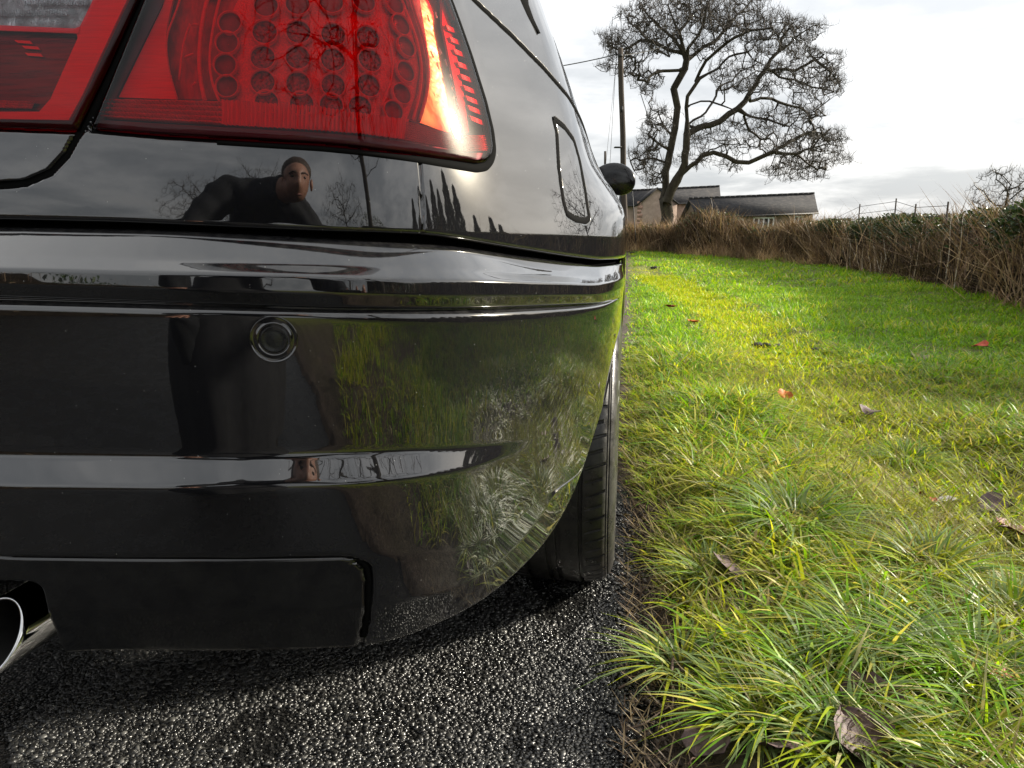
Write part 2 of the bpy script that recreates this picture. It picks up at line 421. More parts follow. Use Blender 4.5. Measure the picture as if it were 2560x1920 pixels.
keys = [  # (z row, offset, rows down to the next)
    (lambda s: zi(zB0, s) - .002, lambda s: recess(s) + .03, 3),
    (lambda s: zi(zB0, s), lambda s: recess(s) + .004, 12),
    (lambda s: zi(zB1, s), lambda s: .30 * recess(s) + .003, 10),
    (lambda s: zi(zB1b, s), lambda s: 0 * s, 14),
    (lambda s: .45 * zi(zB1b, s) + .55 * zi(zB2, s), lambda s: 0 * s - .0012, 14),
    (lambda s: zi(zB2, s), lambda s: .003 * te(s), 6),
    (lambda s: zi(zB2b, s), lambda s: .012 * te(s), 8),
    (lambda s: zi(zB3, s), lambda s: 0 * s, 16),
    (lambda s: .5 * (zi(zB3, s) + zi(zB4a, s)), lambda s: 0 * s + .0025, 16),
    (lambda s: zi(zB4a, s), lambda s: 0 * s + .006, 14),
    (lambda s: zi(zB4b, s), lambda s: -.010 * tf(s) + .006 * (1 - tf(s)), 22),
    (lambda s: zi(zB5, s), lambda s: 0 * s - .006 + .010 * (1 - tf(s)), 34),
    (lambda s: zi(zCR, s), lambda s: 0 * s + .002, 26),
    (lambda s: zi(zB6, s), lambda s: B6OFF(s), 4),
    (lambda s: zi(zB6, s) + .014, lambda s: B6OFF(s) + .022, 0)]
print('zB6', [(round(q, 2), round(float(zi(zB6, q)), 3)) for q in np.arange(.2, 1.55, .1)])
Zk = np.stack([k[0](scols) for k in keys], 1); Ok = np.stack([k[1](scols) for k in keys], 1)
nk = len(keys)
for j in range(nk - 1):
    Zk[:, j] = np.maximum(Zk[:, j], Zk[:, nk - 2] + .0012 * (nk - 2 - j))
for j in range(1, nk - 1):
    Zk[:, j] = np.minimum(Zk[:, j], Zk[:, j - 1] - .0006)
wq = (1 - sstep(.004, .06, Zk - Zk[:, nk - 2:nk - 1])) * sstep(.86, 1.08, scols)[:, None]
wq[:, :3] = 0; wq[:, -1] = 0
Ok = Ok * (1 - wq) + B6OFF(scols)[:, None] * wq
Zb, Ob = [], []
for j in range(nk - 1):
    t = np.linspace(0, 1, keys[j][2], endpoint=False)[None]
    Zb.append(Zk[:, j:j + 1] * (1 - t) + Zk[:, j + 1:j + 2] * t); Ob.append(Ok[:, j:j + 1] * (1 - t) + Ok[:, j + 1:j + 2] * t)
Zb.append(Zk[:, -1:]); Ob.append(Ok[:, -1:])
Zb = gsmooth(np.concatenate(Zb, 1), 1, 1); Ob = gsmooth(np.concatenate(Ob, 1), 1, 1)
Zb = gsmooth(Zb, 5, 0); Ob = gsmooth(Ob, 5, 0)
Sb = np.repeat(scols[:, None], Zb.shape[1], 1)
Zb0, Ob0 = Zb.copy(), Ob.copy()
def bbase(s, z):
    s, z = np.broadcast_arrays(np.asarray(s, float), np.asarray(z, float)); o = np.empty(s.shape)
    ci = np.clip(np.searchsorted(scols, s), 0, len(scols) - 1)
    for idx in np.ndindex(s.shape):
        c = ci[idx]; o[idx] = np.interp(z[idx], Zb0[c, 4:][::-1], Ob0[c, 4:][::-1])
    return o
def bump_off(s, z): return 0 * s - .003
def bpl(pl, step=30):
    r = [hit(x, y, bump_off) for x, y in dens(pl, step)]
    return np.array([q for q in r if q is not None])
# the recessed joint round the lower insert, the pipe cut-out
ins = bpl([(0, 1391), (300, 1395), (600, 1396), (855, 1391), (895, 1397), (918, 1420), (924, 1452), (920, 1560), (908, 1625), (905, 1660)])
dI = poly_dist(Sb, Zb, ins)
vert = sstep(-.02, .0, 0 * Sb) * (Zb < ins[:, 1].max() - .012)
wI = np.where(vert > .5, .0055, .0024)
Ob = Ob + np.where(vert > .5, .009, .003) * (1 - sstep(wI * .55, wI, dI))
inpoly = list(map(tuple, ins)) + [(ins[-1][0], .05), (-.1, .05), (-.1, ins[0][1])]
maskI = in_poly(Sb, Zb, inpoly)
cut = bpl([(-190, 1463), (74, 1463), (90, 1472), (97, 1496), (101, 1600), (106, 1680)])
cutp = list(map(tuple, cut)) + [(cut[-1][0], .0), (cut[0][0], .0)]
maskC = in_poly(Sb, Zb, cutp)
dC = poly_dist(Sb, Zb, cut)
Ob = Ob + np.where(maskC, .02, .012 * (1 - sstep(0, .006, dC)))
Ob = Ob + .0 
def fm(mk): return mk[:-1, :-1]
V = surf(Sb, Zb, Ob)
def half_mesh(name, V, keep, mat, parent, mirror_step=4, S=None, Z=None, O=None, apart=False):
    """right-hand side in full, the far side as a mirrored coarser copy of the same surface"""
    n, m = V.shape[:2]
    F = grid_faces(n, m, keep)
    V1, F1 = compact(V, F)
    Vs, Fs = [V1], [F1]; nb = len(V1)
    if mirror_step and S is not None:
        ii = np.unique(np.append(np.arange(0, n, mirror_step), n - 1)); jj = np.unique(np.append(np.arange(0, m, mirror_step), m - 1))
        a, bb = surf_ab(S[np.ix_(ii, jj)], O[np.ix_(ii, jj)])
        Vm = car2w(-a, bb, Z[np.ix_(ii, jj)])
        kk = keep[np.ix_(np.minimum(ii[:-1], n - 2), np.minimum(jj[:-1], m - 2))]
        Fm = grid_faces(len(ii), len(jj), kk)[:, ::-1]
        if len(Fm):
            V2, F2 = compact(Vm, Fm)
            if apart: np_mesh(name, V2, F2, mat, parent)
            else: Vs.append(V2); Fs.append(F2 + nb)
    return np_mesh(name, np.concatenate(Vs), np.concatenate(Fs), mat, parent)
kb = ~fm(maskI) & ~fm(maskC); ki = fm(maskI) & ~fm(maskC)
bumper = half_mesh('bumper', V, kb, PAINT, car, 1, Sb, Zb, Ob)
insert = half_mesh('bumper_insert', V, ki, DUSTY, car, 1, Sb, Zb, Ob)

# dark closing strip behind the joint between bumper and body
gq = np.linspace(0, 1.5, 200); gz = zi(zB0, gq)
Vg = np.stack([surf(gq, gz + dz, recess(gq) + o) for dz, o in ((-.012, .012), (.0, .022), (.02, .016))], 1)
np_mesh('body_joint', Vg, grid_faces(200, 3), MATTE, bumper)
# ---- upper body -----------------------------------------------------
BC, RW = None, .325
_wc = gpt(1480, 1462)
bwheel = (_wc[0] - O2[0]) * FW[0] + (_wc[1] - O2[1]) * FW[1] + .09
WB = 2.73
bfw = bwheel + WB
s2 = np.concatenate([np.arange(0, .18, .012), np.arange(.18, 1.66, .0026), np.arange(1.66, 4.3, .03), np.arange(4.3, send, .03), [send]])
bs = ipl(s2, PB)
zl = np.where(s2 < 1.50, np.interp(s2, SB, zU1) + .0015, .22)
for bc in (bwheel, bfw):
    dd = np.abs(bs - bc); ra = .36
    inside = (dd < ra) & (s2 > 1.35) & (s2 < 4.6)
    zl = np.where(inside, np.maximum(zl, .31 + np.sqrt(np.maximum(ra**2 - dd**2, 0))), zl)
j0 = np.argmax(s2 >= 1.40)
zl = np.where(s2 > 4.45, .24, zl)
zt = pchip([0, .75, .9, 1.1, 1.3, 1.7, 3.0, 3.35, 3.75, 4.2, 4.6, 5.0, 6.0], [1.035, 1.04, 1.10, 1.24, 1.335, 1.375, 1.385, 1.33, 1.0, .93, .86, .80, .78], s2) + ZS
zt = gsmooth(zt, 2)
NR = 240
v = np.linspace(0, 1, NR)[None]
S2 = np.repeat(s2[:, None], NR, 1); Z2 = zl[:, None] * (1 - v) + zt[:, None] * v
O2f = up_off(S2, Z2)
# rolled lower edge
d0 = Z2 - zl[:, None]; r0 = .006
O2f += np.where(d0 < r0, r0 - np.sqrt(np.maximum(r0**2 - (r0 - d0)**2, 0)), 0) 
def groove(pl, w, dep, flat=.55):
    global O2f
    d = poly_dist(S2, Z2, pl); O2f = O2f + dep * (1 - sstep(w * flat, w, d)); return d
near = S2 < 1.75
g_lid = upl([(-300, 462), (0, 464), (65, 457), (125, 431), (165, 388), (188, 345), (206, 318), (283, 161), (350, 0), (396, -110), (420, -170)])
groove(g_lid, .0045, .016)
g_seam = upl([(1062, 300), (1050, 388), (1055, 470), (1057, 560), (1057, 600)], step=20)
groove(g_seam, .0028, .004)
g_pil = upl([(1150, -40), (1186, 0), (1279, 88), (1359, 169), (1419, 239), (1440, 275)], step=20)
g_pil = np.vstack([g_pil, [[1.62, .86 + ZS], [1.9, .862 + ZS], [3.4, .865 + ZS]]])
groove(g_pil, .0034, .008)
flap = upl([(1384, 300), (1392, 330), (1397, 420), (1408, 500), (1418, 535), (1440, 549), (1465, 553), (1474, 545), (1470, 525), (1462, 470), (1449, 400), (1435, 350), (1412, 318), (1390, 300), (1384, 300)], step=10)
groove(flap, .0036, .008)
# door and window outlines along the side (seen from beside the car only)
bS = lambda bq: float(np.interp(bq, PB[:2100], SS[:2100]))
door = np.array([[bS(1.75), .30], [bS(1.70), .86]]); groove(door, .004, .006)
door2 = np.array([[bS(3.05), .30], [bS(3.10), .86]]); groove(door2, .004, .006)
V2 = surf(S2, Z2, O2f)
LE = [(217, 322), (283, 161), (350, 0), (396, -110)]
BE = [(217, 322), (398, 338), (615, 351), (800, 362), (895, 371), (1044, 389), (1134, 403), (1195, 413), (1220, 409)]
RE = [(1220, 409), (1234, 392), (1239, 370), (1234, 325), (1217, 253), (1181, 137), (1152, 54), (1132, 0), (1085, -110)]
TE = [(396, -110), (1085, -110)]
LE2 = [(-260, 310), (-190, 0), (-160, -110)]; BE2 = [(-260, 310), (0, 321), (189, 328)]; RE2 = [(189, 328), (270, 161), (343, 0), (388, -110)]; TE2 = [(-160, -110), (388, -110)]
lens_off = -.005
def edge(pl, off=lens_off, n=60):
    q = upl(pl, off, 18); d = np.concatenate([[0], np.cumsum(np.hypot(*np.diff(q, axis=0).T))]); d /= d[-1]
    t = np.linspace(0, 1, n); return np.stack([np.interp(t, d, q[:, 0]), np.interp(t, d, q[:, 1])], 1)
NU, NV = 150, 80
class Patch:
    def __init__(s, le, be, re, te_):
        s.L, s.B, s.R, s.T = edge(le, n=NV), edge(be, n=NU), edge(re, n=NV), edge(te_, n=NU)
        u = np.linspace(0, 1, NU)[:, None, None]; vv = np.linspace(0, 1, NV)[None, :, None]
        s.G = ((1 - u) * s.L[None] + u * s.R[None] + (1 - vv) * s.B[:, None] + vv * s.T[:, None]
               - ((1 - u) * (1 - vv) * s.B[0] + u * (1 - vv) * s.B[-1] + (1 - u) * vv * s.T[0] + u * vv * s.T[-1]))
        s.poly = np.vstack([s.B, s.R[1:], s.T[::-1][1:], s.L[::-1][1:]])
    def mesh(s, off_edge, off_in, roll=.005):
        """dish: off_edge on the rim falling to off_in inside"""
        d = poly_dist(s.G[..., 0], s.G[..., 1], np.vstack([s.poly, s.poly[:1]]))
        t = np.clip(d / roll, 0, 1); k = np.sqrt(1 - (1 - t) ** 2)
        off = off_edge + (off_in - off_edge) * k
        return surf(s.G[..., 0], s.G[..., 1], up_off(s.G[..., 0], s.G[..., 1]) + off)
PO, PI_ = Patch(LE, BE, RE, TE), Patch(LE2, BE2, RE2, TE2)
ctr = lambda p: (np.asarray(p) - np.mean(p, 0))
hole1 = in_poly(S2, Z2, PO.poly); hole2 = in_poly(S2, Z2, PI_.poly)
dl1 = poly_dist(S2, Z2, np.vstack([PO.poly, PO.poly[:1]])); dl2 = poly_dist(S2, Z2, np.vstack([PI_.poly, PI_.poly[:1]]))
O2f += np.where(hole1 | hole2, 0.012, .012 * (1 - sstep(.0010, .0040, np.minimum(dl1, dl2 + .001))))
# seal is wider on the flank edge of the outer lamp
V2 = surf(S2, Z2, O2f)
lidpoly = list(map(tuple, g_lid)) + [(g_lid[-1][0], 1.3), (-.2, 1.3), (-.2, g_lid[0][1])]
m_lid = fm(in_poly(S2, Z2, lidpoly)); m_hole = fm(hole1 & (dl1 > .002)) | fm(hole2 & (dl2 > .002))
m_flap = fm(in_poly(S2, Z2, flap))
m_rear = fm(S2 < np.interp(Z2, [.5, 1.4], [g_seam[0, 0]] * 2)) & ~m_lid
seam_s = np.mean(g_seam[:, 0]); m_rear = fm(S2 < seam_s) & ~m_lid
pil_at = np.interp(S2, g_pil[:, 0], g_pil[:, 1], left=9)
m_up = fm((Z2 > pil_at) & (S2 < 4.3))
B2 = ipl(S2, PB)
win = [(bS(1.28), .885 + ZS), (bS(1.34), 1.30 + ZS), (bS(1.55), 1.335 + ZS), (bS(2.55), 1.345 + ZS), (bS(3.05), .885 + ZS)]
m_win = fm(in_poly(S2, Z2, win)) & m_up
m_hoodside = fm(S2 >= 4.3)
kw = dict(S=S2, Z=Z2, O=O2f)
lid = half_mesh('boot_lid', V2, m_lid & ~m_hole, PAINT, car, 1, **kw)
NAX = Vector((AX[0], AX[1], 0)); OAX = Vector((O2[0], O2[1], 0))
REFL = Matrix.Identity(4)
for r_ in range(3):
    for c_ in range(3): REFL[r_][c_] -= 2 * NAX[r_] * NAX[c_]
    REFL[r_][3] = 2 * NAX.dot(OAX) * NAX[r_]
def far_side(o, parent=car):
    # the same part on the other flank of the car
    c = o.copy(); COL.objects.link(c); c.parent = parent
    c.matrix_parent_inverse = Matrix.Translation(-WL.get(parent, Vector((0, 0, 0)))) if parent in WL else Matrix.Identity(4)
    c.matrix_basis = REFL if parent in WL else Matrix.Identity(4)
    for ch in list(o.children): far_side(ch, c)
    return c
far_side(half_mesh('rear_panel', V2, m_rear & ~m_hole, PAINT, car, 0))
quarter = half_mesh('quarter_panel', V2, ~m_rear & ~m_lid & ~m_hole & ~m_flap & ~m_up & ~m_hoodside, PAINT, car, 0)
far_side(quarter)
half_mesh('fuel_flap', V2, m_flap, PAINT, car, 0)
far_side(half_mesh('roof_pillar', V2, m_up & ~m_win & ~m_lid & ~m_rear, PAINT, car, 0))
far_side(half_mesh('side_window', V2, m_win, GLASSD, car, 0))
half_mesh('front_panel', V2, m_hoodside, PAINT, car, 1, **kw)
# boot top, rear glass, roof, windscreen, bonnet: strips from the right-hand top edge across to the left
ta, tb = surf_ab(S2[:, -1], O2f[:, -1]); tz = Z2[:, -1]
sel = np.unique(np.append(np.arange(0, len(s2), 9), len(s2) - 1))
sel = np.unique(np.concatenate([np.arange(0, 580, 9), np.arange(580, len(s2), 1), [len(s2) - 1]]))
ta, tb, tz, ts = ta[sel], tb[sel], tz[sel], s2[sel]
q = np.linspace(-1, 1, 17)
Vt = car2w(ta[:, None] * q[None], tb[:, None] + 0 * q[None], tz[:, None] + .035 * (1 - q[None] ** 2) * sstep(.2, .5, ta)[:, None])
bt = tb
seg = [('boot_top', tb < .45, PAINT), ('rear_window', (tb >= .45) & (tb < 1.3), GLASSD), ('roof', (tb >= 1.3) & (tb < 2.75), PAINT),
       ('windscreen', (tb >= 2.75) & (tb < 3.35), GLASSD), ('bonnet', tb >= 3.35, PAINT)]
for nm, mk, mt in seg:
    f = np.repeat(mk[:-1, None], 16, 1)
    Vc, Fc = compact(Vt, grid_faces(len(ta), 17, f)); np_mesh(nm, Vc, Fc, mt, car)
# dark floor and wheel housings
u = MB()
def carbox(mb, a0, a1, b0, b1, z0, z1):
    c = np.array([[a, bq, zq] for a in (a0, a1) for bq in (b0, b1) for zq in (z0, z1)])
    mb.add(car2w(c[:, 0], c[:, 1], c[:, 2]), F4=[[0, 1, 3, 2], [4, 6, 7, 5], [0, 4, 5, 1], [2, 3, 7, 6], [0, 2, 6, 4], [1, 5, 7, 3]])
hw = HALF
carbox(u, -hw + .32, hw - .32, .34, 4.2, .27, .62)
carbox(u, -hw + .06, hw - .06, bwheel + .40, bfw - .40, .21, .80)
carbox(u, -hw + .45, hw - .45, .16, .3, .30, .95)
u.build('underbody', MATTE, car, False)
_ss = np.arange(1.2, 1.8, .05); print('SIL', px_of(surf(_ss, .70 + 0 * _ss, 0 * _ss))[0].astype(int)); print('HALF', HALF, 'bwheel', bwheel, 'send', send, 'O2', O2)
# ------------------------------------------------------------------ lamps, seals, sensor, pipe, wheels, mirror
from mathutils.geometry import delaunay_2d_cdt
def rib(name, q, width, off, mat, parent, arch=.0012, zrow=None, n=None, base=up_off):
    q = np.asarray(q, float); d = np.concatenate([[0], np.cumsum(np.hypot(*np.diff(q, axis=0).T))])
    n = n or max(12, int(d[-1] / .004)); t = np.linspace(0, d[-1], n)
    q = np.stack([np.interp(t, d, q[:, 0]), np.interp(t, d, q[:, 1])], 1); q = gsmooth(q, 1, 0)
    T = np.gradient(q, axis=0); T /= np.linalg.norm(T, axis=1)[:, None] + 1e-9; Nn = np.stack([-T[:, 1], T[:, 0]], 1)
    wd = np.broadcast_to(np.asarray(width, float), (n,)) if np.ndim(width) == 0 else np.interp(np.linspace(0, 1, n), np.linspace(0, 1, len(width)), width)
    ks = np.array([-1, -.7, 0, .7, 1]); lift = np.array([.0016, 0, -arch, 0, .0016])
    S = q[:, None, 0] + ks[None] * wd[:, None] / 2 * Nn[:, None, 0]; Z = q[:, None, 1] + ks[None] * wd[:, None] / 2 * Nn[:, None, 1]
    V = surf(S, Z, base(S, Z) + off + lift[None])
    return np_mesh(name, V, grid_faces(n, 5), mat, parent)
zero = lambda s, z: 0 * s
def poly3(pl, off, thick=.004, step=14, base_extra=0.0):
    """a plate of the given outline lying 'off' under the lamp's outer skin, following its curve"""
    q = upl(pl + [pl[0]], off, step)[:-1]
    if len(q) < 3: return None
    n = len(q); lo, hi = q.min(0), q.max(0)
    gx, gy = np.meshgrid(np.arange(lo[0] + .004, hi[0], .008), np.arange(lo[1] + .004, hi[1], .008))
    ins_ = in_poly(gx, gy, q) & (poly_dist(gx, gy, np.vstack([q, q[:1]])) > .003)
    pts = np.vstack([q, np.stack([gx[ins_], gy[ins_]], 1)])
    vo, _, fo, *_r = delaunay_2d_cdt([Vector(p) for p in pts], [(i, (i + 1) % n) for i in range(n)], [], 1, 1e-6)
    P = np.array([[p[0], p[1]] for p in vo]); tri = np.array([f for f in fo if len(f) == 3])
    P0 = surf(P[:, 0], P[:, 1], up_off(P[:, 0], P[:, 1]) + off)
    Q0 = surf(q[:, 0], q[:, 1], up_off(q[:, 0], q[:, 1]) + off + .0002); Q1 = surf(q[:, 0], q[:, 1], up_off(q[:, 0], q[:, 1]) + off + thick)
    m = len(P); F4 = [[m + i, m + (i + 1) % n, m + n + (i + 1) % n, m + n + i] for i in range(n)]
    return np.vstack([P0, Q0, Q1]), tri, np.array(F4)
def plate(name, pl, off, mat, parent, thick=.004, step=14):
    r = poly3(pl, off, thick, step)
    if r is None: return None
    return np_mesh(name, r[0], [r[1], r[2]], mat, parent, False)

# lens: clear plastic stained red, glossy on the outside
def lens_mat(name):
    m = M(name); c = m.vcol()
    tr = m.n('ShaderNodeBsdfTransparent'); m.l(c, tr.inputs[0])
    gl = m.n('ShaderNodeBsdfGlossy'); gl.inputs['Roughness'].default_value = .015
    fr = m.n('ShaderNodeFresnel'); fr.inputs['IOR'].default_value = 1.36
    mx = m.n('ShaderNodeMixShader'); m.l(fr.outputs[0], mx.inputs[0]); m.l(tr.outputs[0], mx.inputs[1]); m.l(gl.outputs[0], mx.inputs[2])
    m.l(mx.outputs[0], m.out.inputs[0]); return m.m
LENS = lens_mat('red_lens_plastic')
def red(name, col, rough=.35, em=0, nscale=None, stretch=None, amp=.35):
    m = M(name); b = m.bsdf(col, rough, 0, 1.5)
    if nscale:
        f = m.noise(nscale, 3, .6, stretch=stretch)
        m.l(m.ramp(f, [(.35, tuple(x * (1 - amp) for x in col)), (.68, tuple(min(1, x * (1 + amp)) for x in col))]), b.inputs['Base Color'])
        m.bump(f, .35, .002)
    return m.m
REDB = red('bright_red_reflector', (1.0, .015, .04), .3, 0, 90, (.3, .3, 6), .15)
REDO = red('orange_red_reflector', (1.0, .025, .018), .4, 0, 500)
REDP = red('red_prism_plastic', (.85, .012, .035), .12)
REDD = red('dark_red_reflector', (.42, .02, .045), .3, 0, 160, (1, 1, .3))
LEDM = red('led_cup', (.24, .025, .05), .16, 0, 320, None, .8)
LEDF = red('smoked_led_cup', (.22, .10, .13), .3, 0, 70)
TICK = red('orange_prism_plastic', (.95, .10, .05), .3, 0, 900)
BLK = simple('lamp_housing', (.20, .21, .225), .4)
AMB = M('gold_reflector'); _b = AMB.bsdf((1.0, .80, .36), .38, .8); AMB.bump(AMB.noise(26, 3, .5), .5, .01); AMB = AMB.m
CHR = M('silver_reflector'); _b = CHR.bsdf((.80, .83, .86), .3, .55); CHR.bump(CHR.noise(34, 5, .7, dist=1.2, stretch=(2, 2, 1)), .9, .02); CHR = CHR.m
DKW = red('dark_red_window', (.075, .02, .028), .2, 0, 70, (.25, .25, 3.5), .8)

def lens(name, P, parent, zones, base=(1.0, .05, .09), edgec=(.42, .0, .015)):
    V = P.mesh(.007, -.005, .008); X, Y = px_of(V)
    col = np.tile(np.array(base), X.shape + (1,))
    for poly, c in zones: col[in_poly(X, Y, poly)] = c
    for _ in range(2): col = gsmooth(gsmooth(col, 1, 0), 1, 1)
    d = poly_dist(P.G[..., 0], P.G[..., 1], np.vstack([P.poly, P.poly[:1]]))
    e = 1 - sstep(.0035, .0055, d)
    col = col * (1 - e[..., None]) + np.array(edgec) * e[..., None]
    n, m = X.shape
    return np_mesh(name, V, grid_faces(n, m), LENS, parent, True, col.reshape(-1, 3))
def housing(name, P, parent, deep, mat):
    V = P.mesh(.008, deep, .02); return np_mesh(name, V, grid_faces(*V.shape[:2]), mat, parent)

# outer lamp
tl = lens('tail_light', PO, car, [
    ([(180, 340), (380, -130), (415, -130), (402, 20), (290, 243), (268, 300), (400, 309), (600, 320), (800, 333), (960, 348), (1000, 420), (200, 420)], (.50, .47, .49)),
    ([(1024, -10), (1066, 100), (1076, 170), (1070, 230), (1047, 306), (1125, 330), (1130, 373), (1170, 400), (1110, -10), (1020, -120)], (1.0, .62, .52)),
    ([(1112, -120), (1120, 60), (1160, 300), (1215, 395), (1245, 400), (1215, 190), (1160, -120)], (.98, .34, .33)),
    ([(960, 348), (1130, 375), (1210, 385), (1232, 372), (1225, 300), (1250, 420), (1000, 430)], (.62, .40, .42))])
tl['label'] = 'outer red tail light with rows of round cups'
housing('lamp_housing', PO, tl, .040, BLK)
plate('reflector', [(297, 243), (441, 248), (425, 190), (413, 120), (418, 60), (432, 0), (455, -80), (437, -80), (405, 20)], .010, REDB, tl)
plate('reflector', [(441, 248), (425, 190), (413, 120), (418, 60), (432, 0), (455, -80), (640, -80), (600, 0), (560, 60), (545, 150), (560, 250)], .024, REDD, tl)
plate('reflector', [(640, -90), (960, -90), (1000, 0), (1035, 90), (1048, 170), (1043, 235), (1025, 300), (800, 268), (575, 250), (548, 200), (545, 120), (575, 40)], .019, REDO, tl)
plate('reflector', [(1000, -60), (1040, -60), (1066, 100), (1075, 170), (1070, 230), (1047, 310), (1020, 300), (1043, 235), (1052, 170), (1037, 90)], .016, REDD, tl)
a = plate('indicator_reflector', [(1022, -60), (1064, 100), (1073, 170), (1070, 230), (1046, 305), (1118, 332), (1150, 335), (1150, 290), (1125, 200), (1108, 100), (1090, -60)], .020, AMB, tl, .003)
plate('reflector', [(1104, -60), (1106, 60), (1130, 180), (1152, 290), (1150, 340), (1172, 330), (1160, 240), (1140, 130), (1122, 30), (1118, -60)], .010, REDP, tl)
mb = MB()
for x0, y0, x1, y1 in ((1088, 30, 1092, 46), (1097, 120, 1104, 136), (1112, 148, 1117, 166), (1124, 186, 1129, 200), (1134, 216, 1138, 231), (1141, 246, 1144, 262), (1147, 274, 1149, 290)):
    q = upl([(x0, y0), (x1, y1)], .012, 30); mb.tube(surf(q[:, 0], q[:, 1], up_off(q[:, 0], q[:, 1]) + .012), .0013, 6)
mb.build('glint_bead', CHR, tl)['kind'] = 'stuff'
# prism band: real little pyramids
def prism(name, top, bot, off, nu, nv, amp, mat, parent, kind='prism'):
    # three columns of points per ridge, the first sunk deep, so neighbouring ridges stand apart
    T, Bq = upl(top, off, 20), upl(bot, off, 20)
    NC, NR_ = 3 * nu + 1, (3 * nv + 1 if kind == 'prism' else 3); u = np.linspace(0, 1, NC); iu = np.arange(NC)
    u = np.clip(u + np.where(iu % 3 == 1, -.22, np.where(iu % 3 == 2, .22, 0)) / NC, 0, 1)
    def rs(q):
        d = np.concatenate([[0], np.cumsum(np.hypot(*np.diff(q, axis=0).T))]); d /= d[-1]
        return np.stack([np.interp(u, d, q[:, 0]), np.interp(u, d, q[:, 1])], 1)
    T, Bq = rs(T), rs(Bq); v = np.linspace(0, 1, NR_)[None, :, None]
    G = T[:, None] * (1 - v) + Bq[:, None] * v
    i, j = np.meshgrid(np.arange(NC), np.arange(NR_), indexing='ij')
    h = ((i % 3 > 0) * ((j % 3 > 0) if kind == 'prism' else 1)) * amp * (.8 + .4 * rng.random(i.shape))
    V = surf(G[..., 0], G[..., 1], up_off(G[..., 0], G[..., 1]) + off - h)
    return np_mesh(name, V, grid_faces(NC, NR_), mat, parent, False)
prism('prism_band', [(272, 248), (441, 250), (560, 253)], [(258, 297), (400, 306), (560, 315)], .016, 30, 5, .0090, REDP, tl)
prism('prism_band', [(560, 253), (800, 270), (900, 286), (1010, 302)], [(560, 315), (800, 329), (900, 337), (1010, 352)], .018, 46, 2, .0120, REDP, tl, 'rib')
prism('prism_band', [(1010, 302), (1130, 334), (1150, 338), (1205, 338)], [(1010, 352), (1130, 374), (1160, 380), (1214, 378)], .008, 40, 9, .0050, TICK, tl)
for (x, y) in ((1134, 74), (1143, 103), (1153, 133), (1162, 165), (1170, 196), (1177, 224), (1183, 250), (1188, 274), (1193, 300)):
    plate('tick', [(x - 19, y - 12), (x + 15, y + 2), (x + 20, y + 15), (x - 13, y + 1)], .006, TICK, tl, .003, 8)
SHEEN = simple('border_sheen_grey', (.13, .135, .14), .45)  # grey plates added under the lens border, standing in for its sky sheen
plate('border_sheen', [(224, 317), (258, 300), (400, 309), (560, 318), (800, 332), (900, 340), (1010, 355), (1130, 377), (1212, 383), (1206, 400), (1134, 394), (1044, 380), (895, 362), (800, 353), (615, 342), (398, 330)], .0085, SHEEN, tl, .003)
plate('border_sheen', [(224, 317), (258, 300), (290, 243), (402, 20), (432, -60), (402, -95), (356, 0), (289, 161)], .0085, SHEEN, tl, .003)
# round cups
def cup(px, py, rpx, mat, off=.012, parent=tl):
    h = hit(px, py, lambda s, z: up_off(s, z) + off)
    if h is None: return
    s0, z0 = h; P = surf(s0, z0, up_off(s0, z0) + off)
    e = 1e-3; ds = surf(s0 + e, z0, up_off(s0 + e, z0) + off) - P; dz = surf(s0, z0 + e, up_off(s0, z0 + e) + off) - P
    ex = ds / np.linalg.norm(ds); ez = dz / np.linalg.norm(dz); nn = np.cross(ex, ez); nn /= np.linalg.norm(nn)
    if nn @ (np.array([0, 0, CAMH]) - P) < 0: nn = -nn
    dist = np.linalg.norm(P - np.array([0, 0, CAMH])); r = rpx / FPX * dist * .93
    k = 24; a = np.arange(k) * 2 * np.pi / k; circ = np.cos(a)[:, None] * ex + np.sin(a)[:, None] * ez
    prof = [(1.12, -.002), (1.08, .0028), (1.0, .0028), (.96, .000), (.80, -.002), (.5, -.0032), (.2, -.0036), (.03, -.0037)]
    V = np.concatenate([P + circ * r * f + nn * dd for f, dd in prof])
    n = len(prof); i, j = np.meshgrid(np.arange(n - 1), np.arange(k), indexing='ij')
    F = np.stack([i * k + j, i * k + (j + 1) % k, (i + 1) * k + (j + 1) % k, (i + 1) * k + j], -1).reshape(-1, 4)
    mi = np.where(F.max(1) < 4 * k, 0, 1)
    np_mesh('led_cup', V, F, None, parent, True, None, [REDB, mat], mi)
K = 1.1573
for x, y in ((497, 50), (491, 93), (487, 141), (491, 187)): cup(x * K, y * K, 25, LEDF)
for x, y in ((575, 18), (643, 14), (716, 10), (786, 8)): cup(x * K, y * K - 6, 27, LEDF)
for x, y in ((572, 70), (568, 125), (568, 178), (576, 222), (645, 70), (644, 125), (644, 181), (652, 224), (720, 76), (719, 130), (720, 185), (716, 228), (795, 82), (799, 131), (796, 185), (778, 232)):
    cup(x * K, y * K, 28, LEDM)
for x, y in ((852, 8), (866, 54), (877, 101), (876, 155), (868, 203), (850, 240)): cup(x * K, y * K, 25, LEDF)
for px_, py_ in ((525, -45), (660, -45), (742, -50), (828, -50), (910, -50)): cup(px_, py_, 27, LEDF)
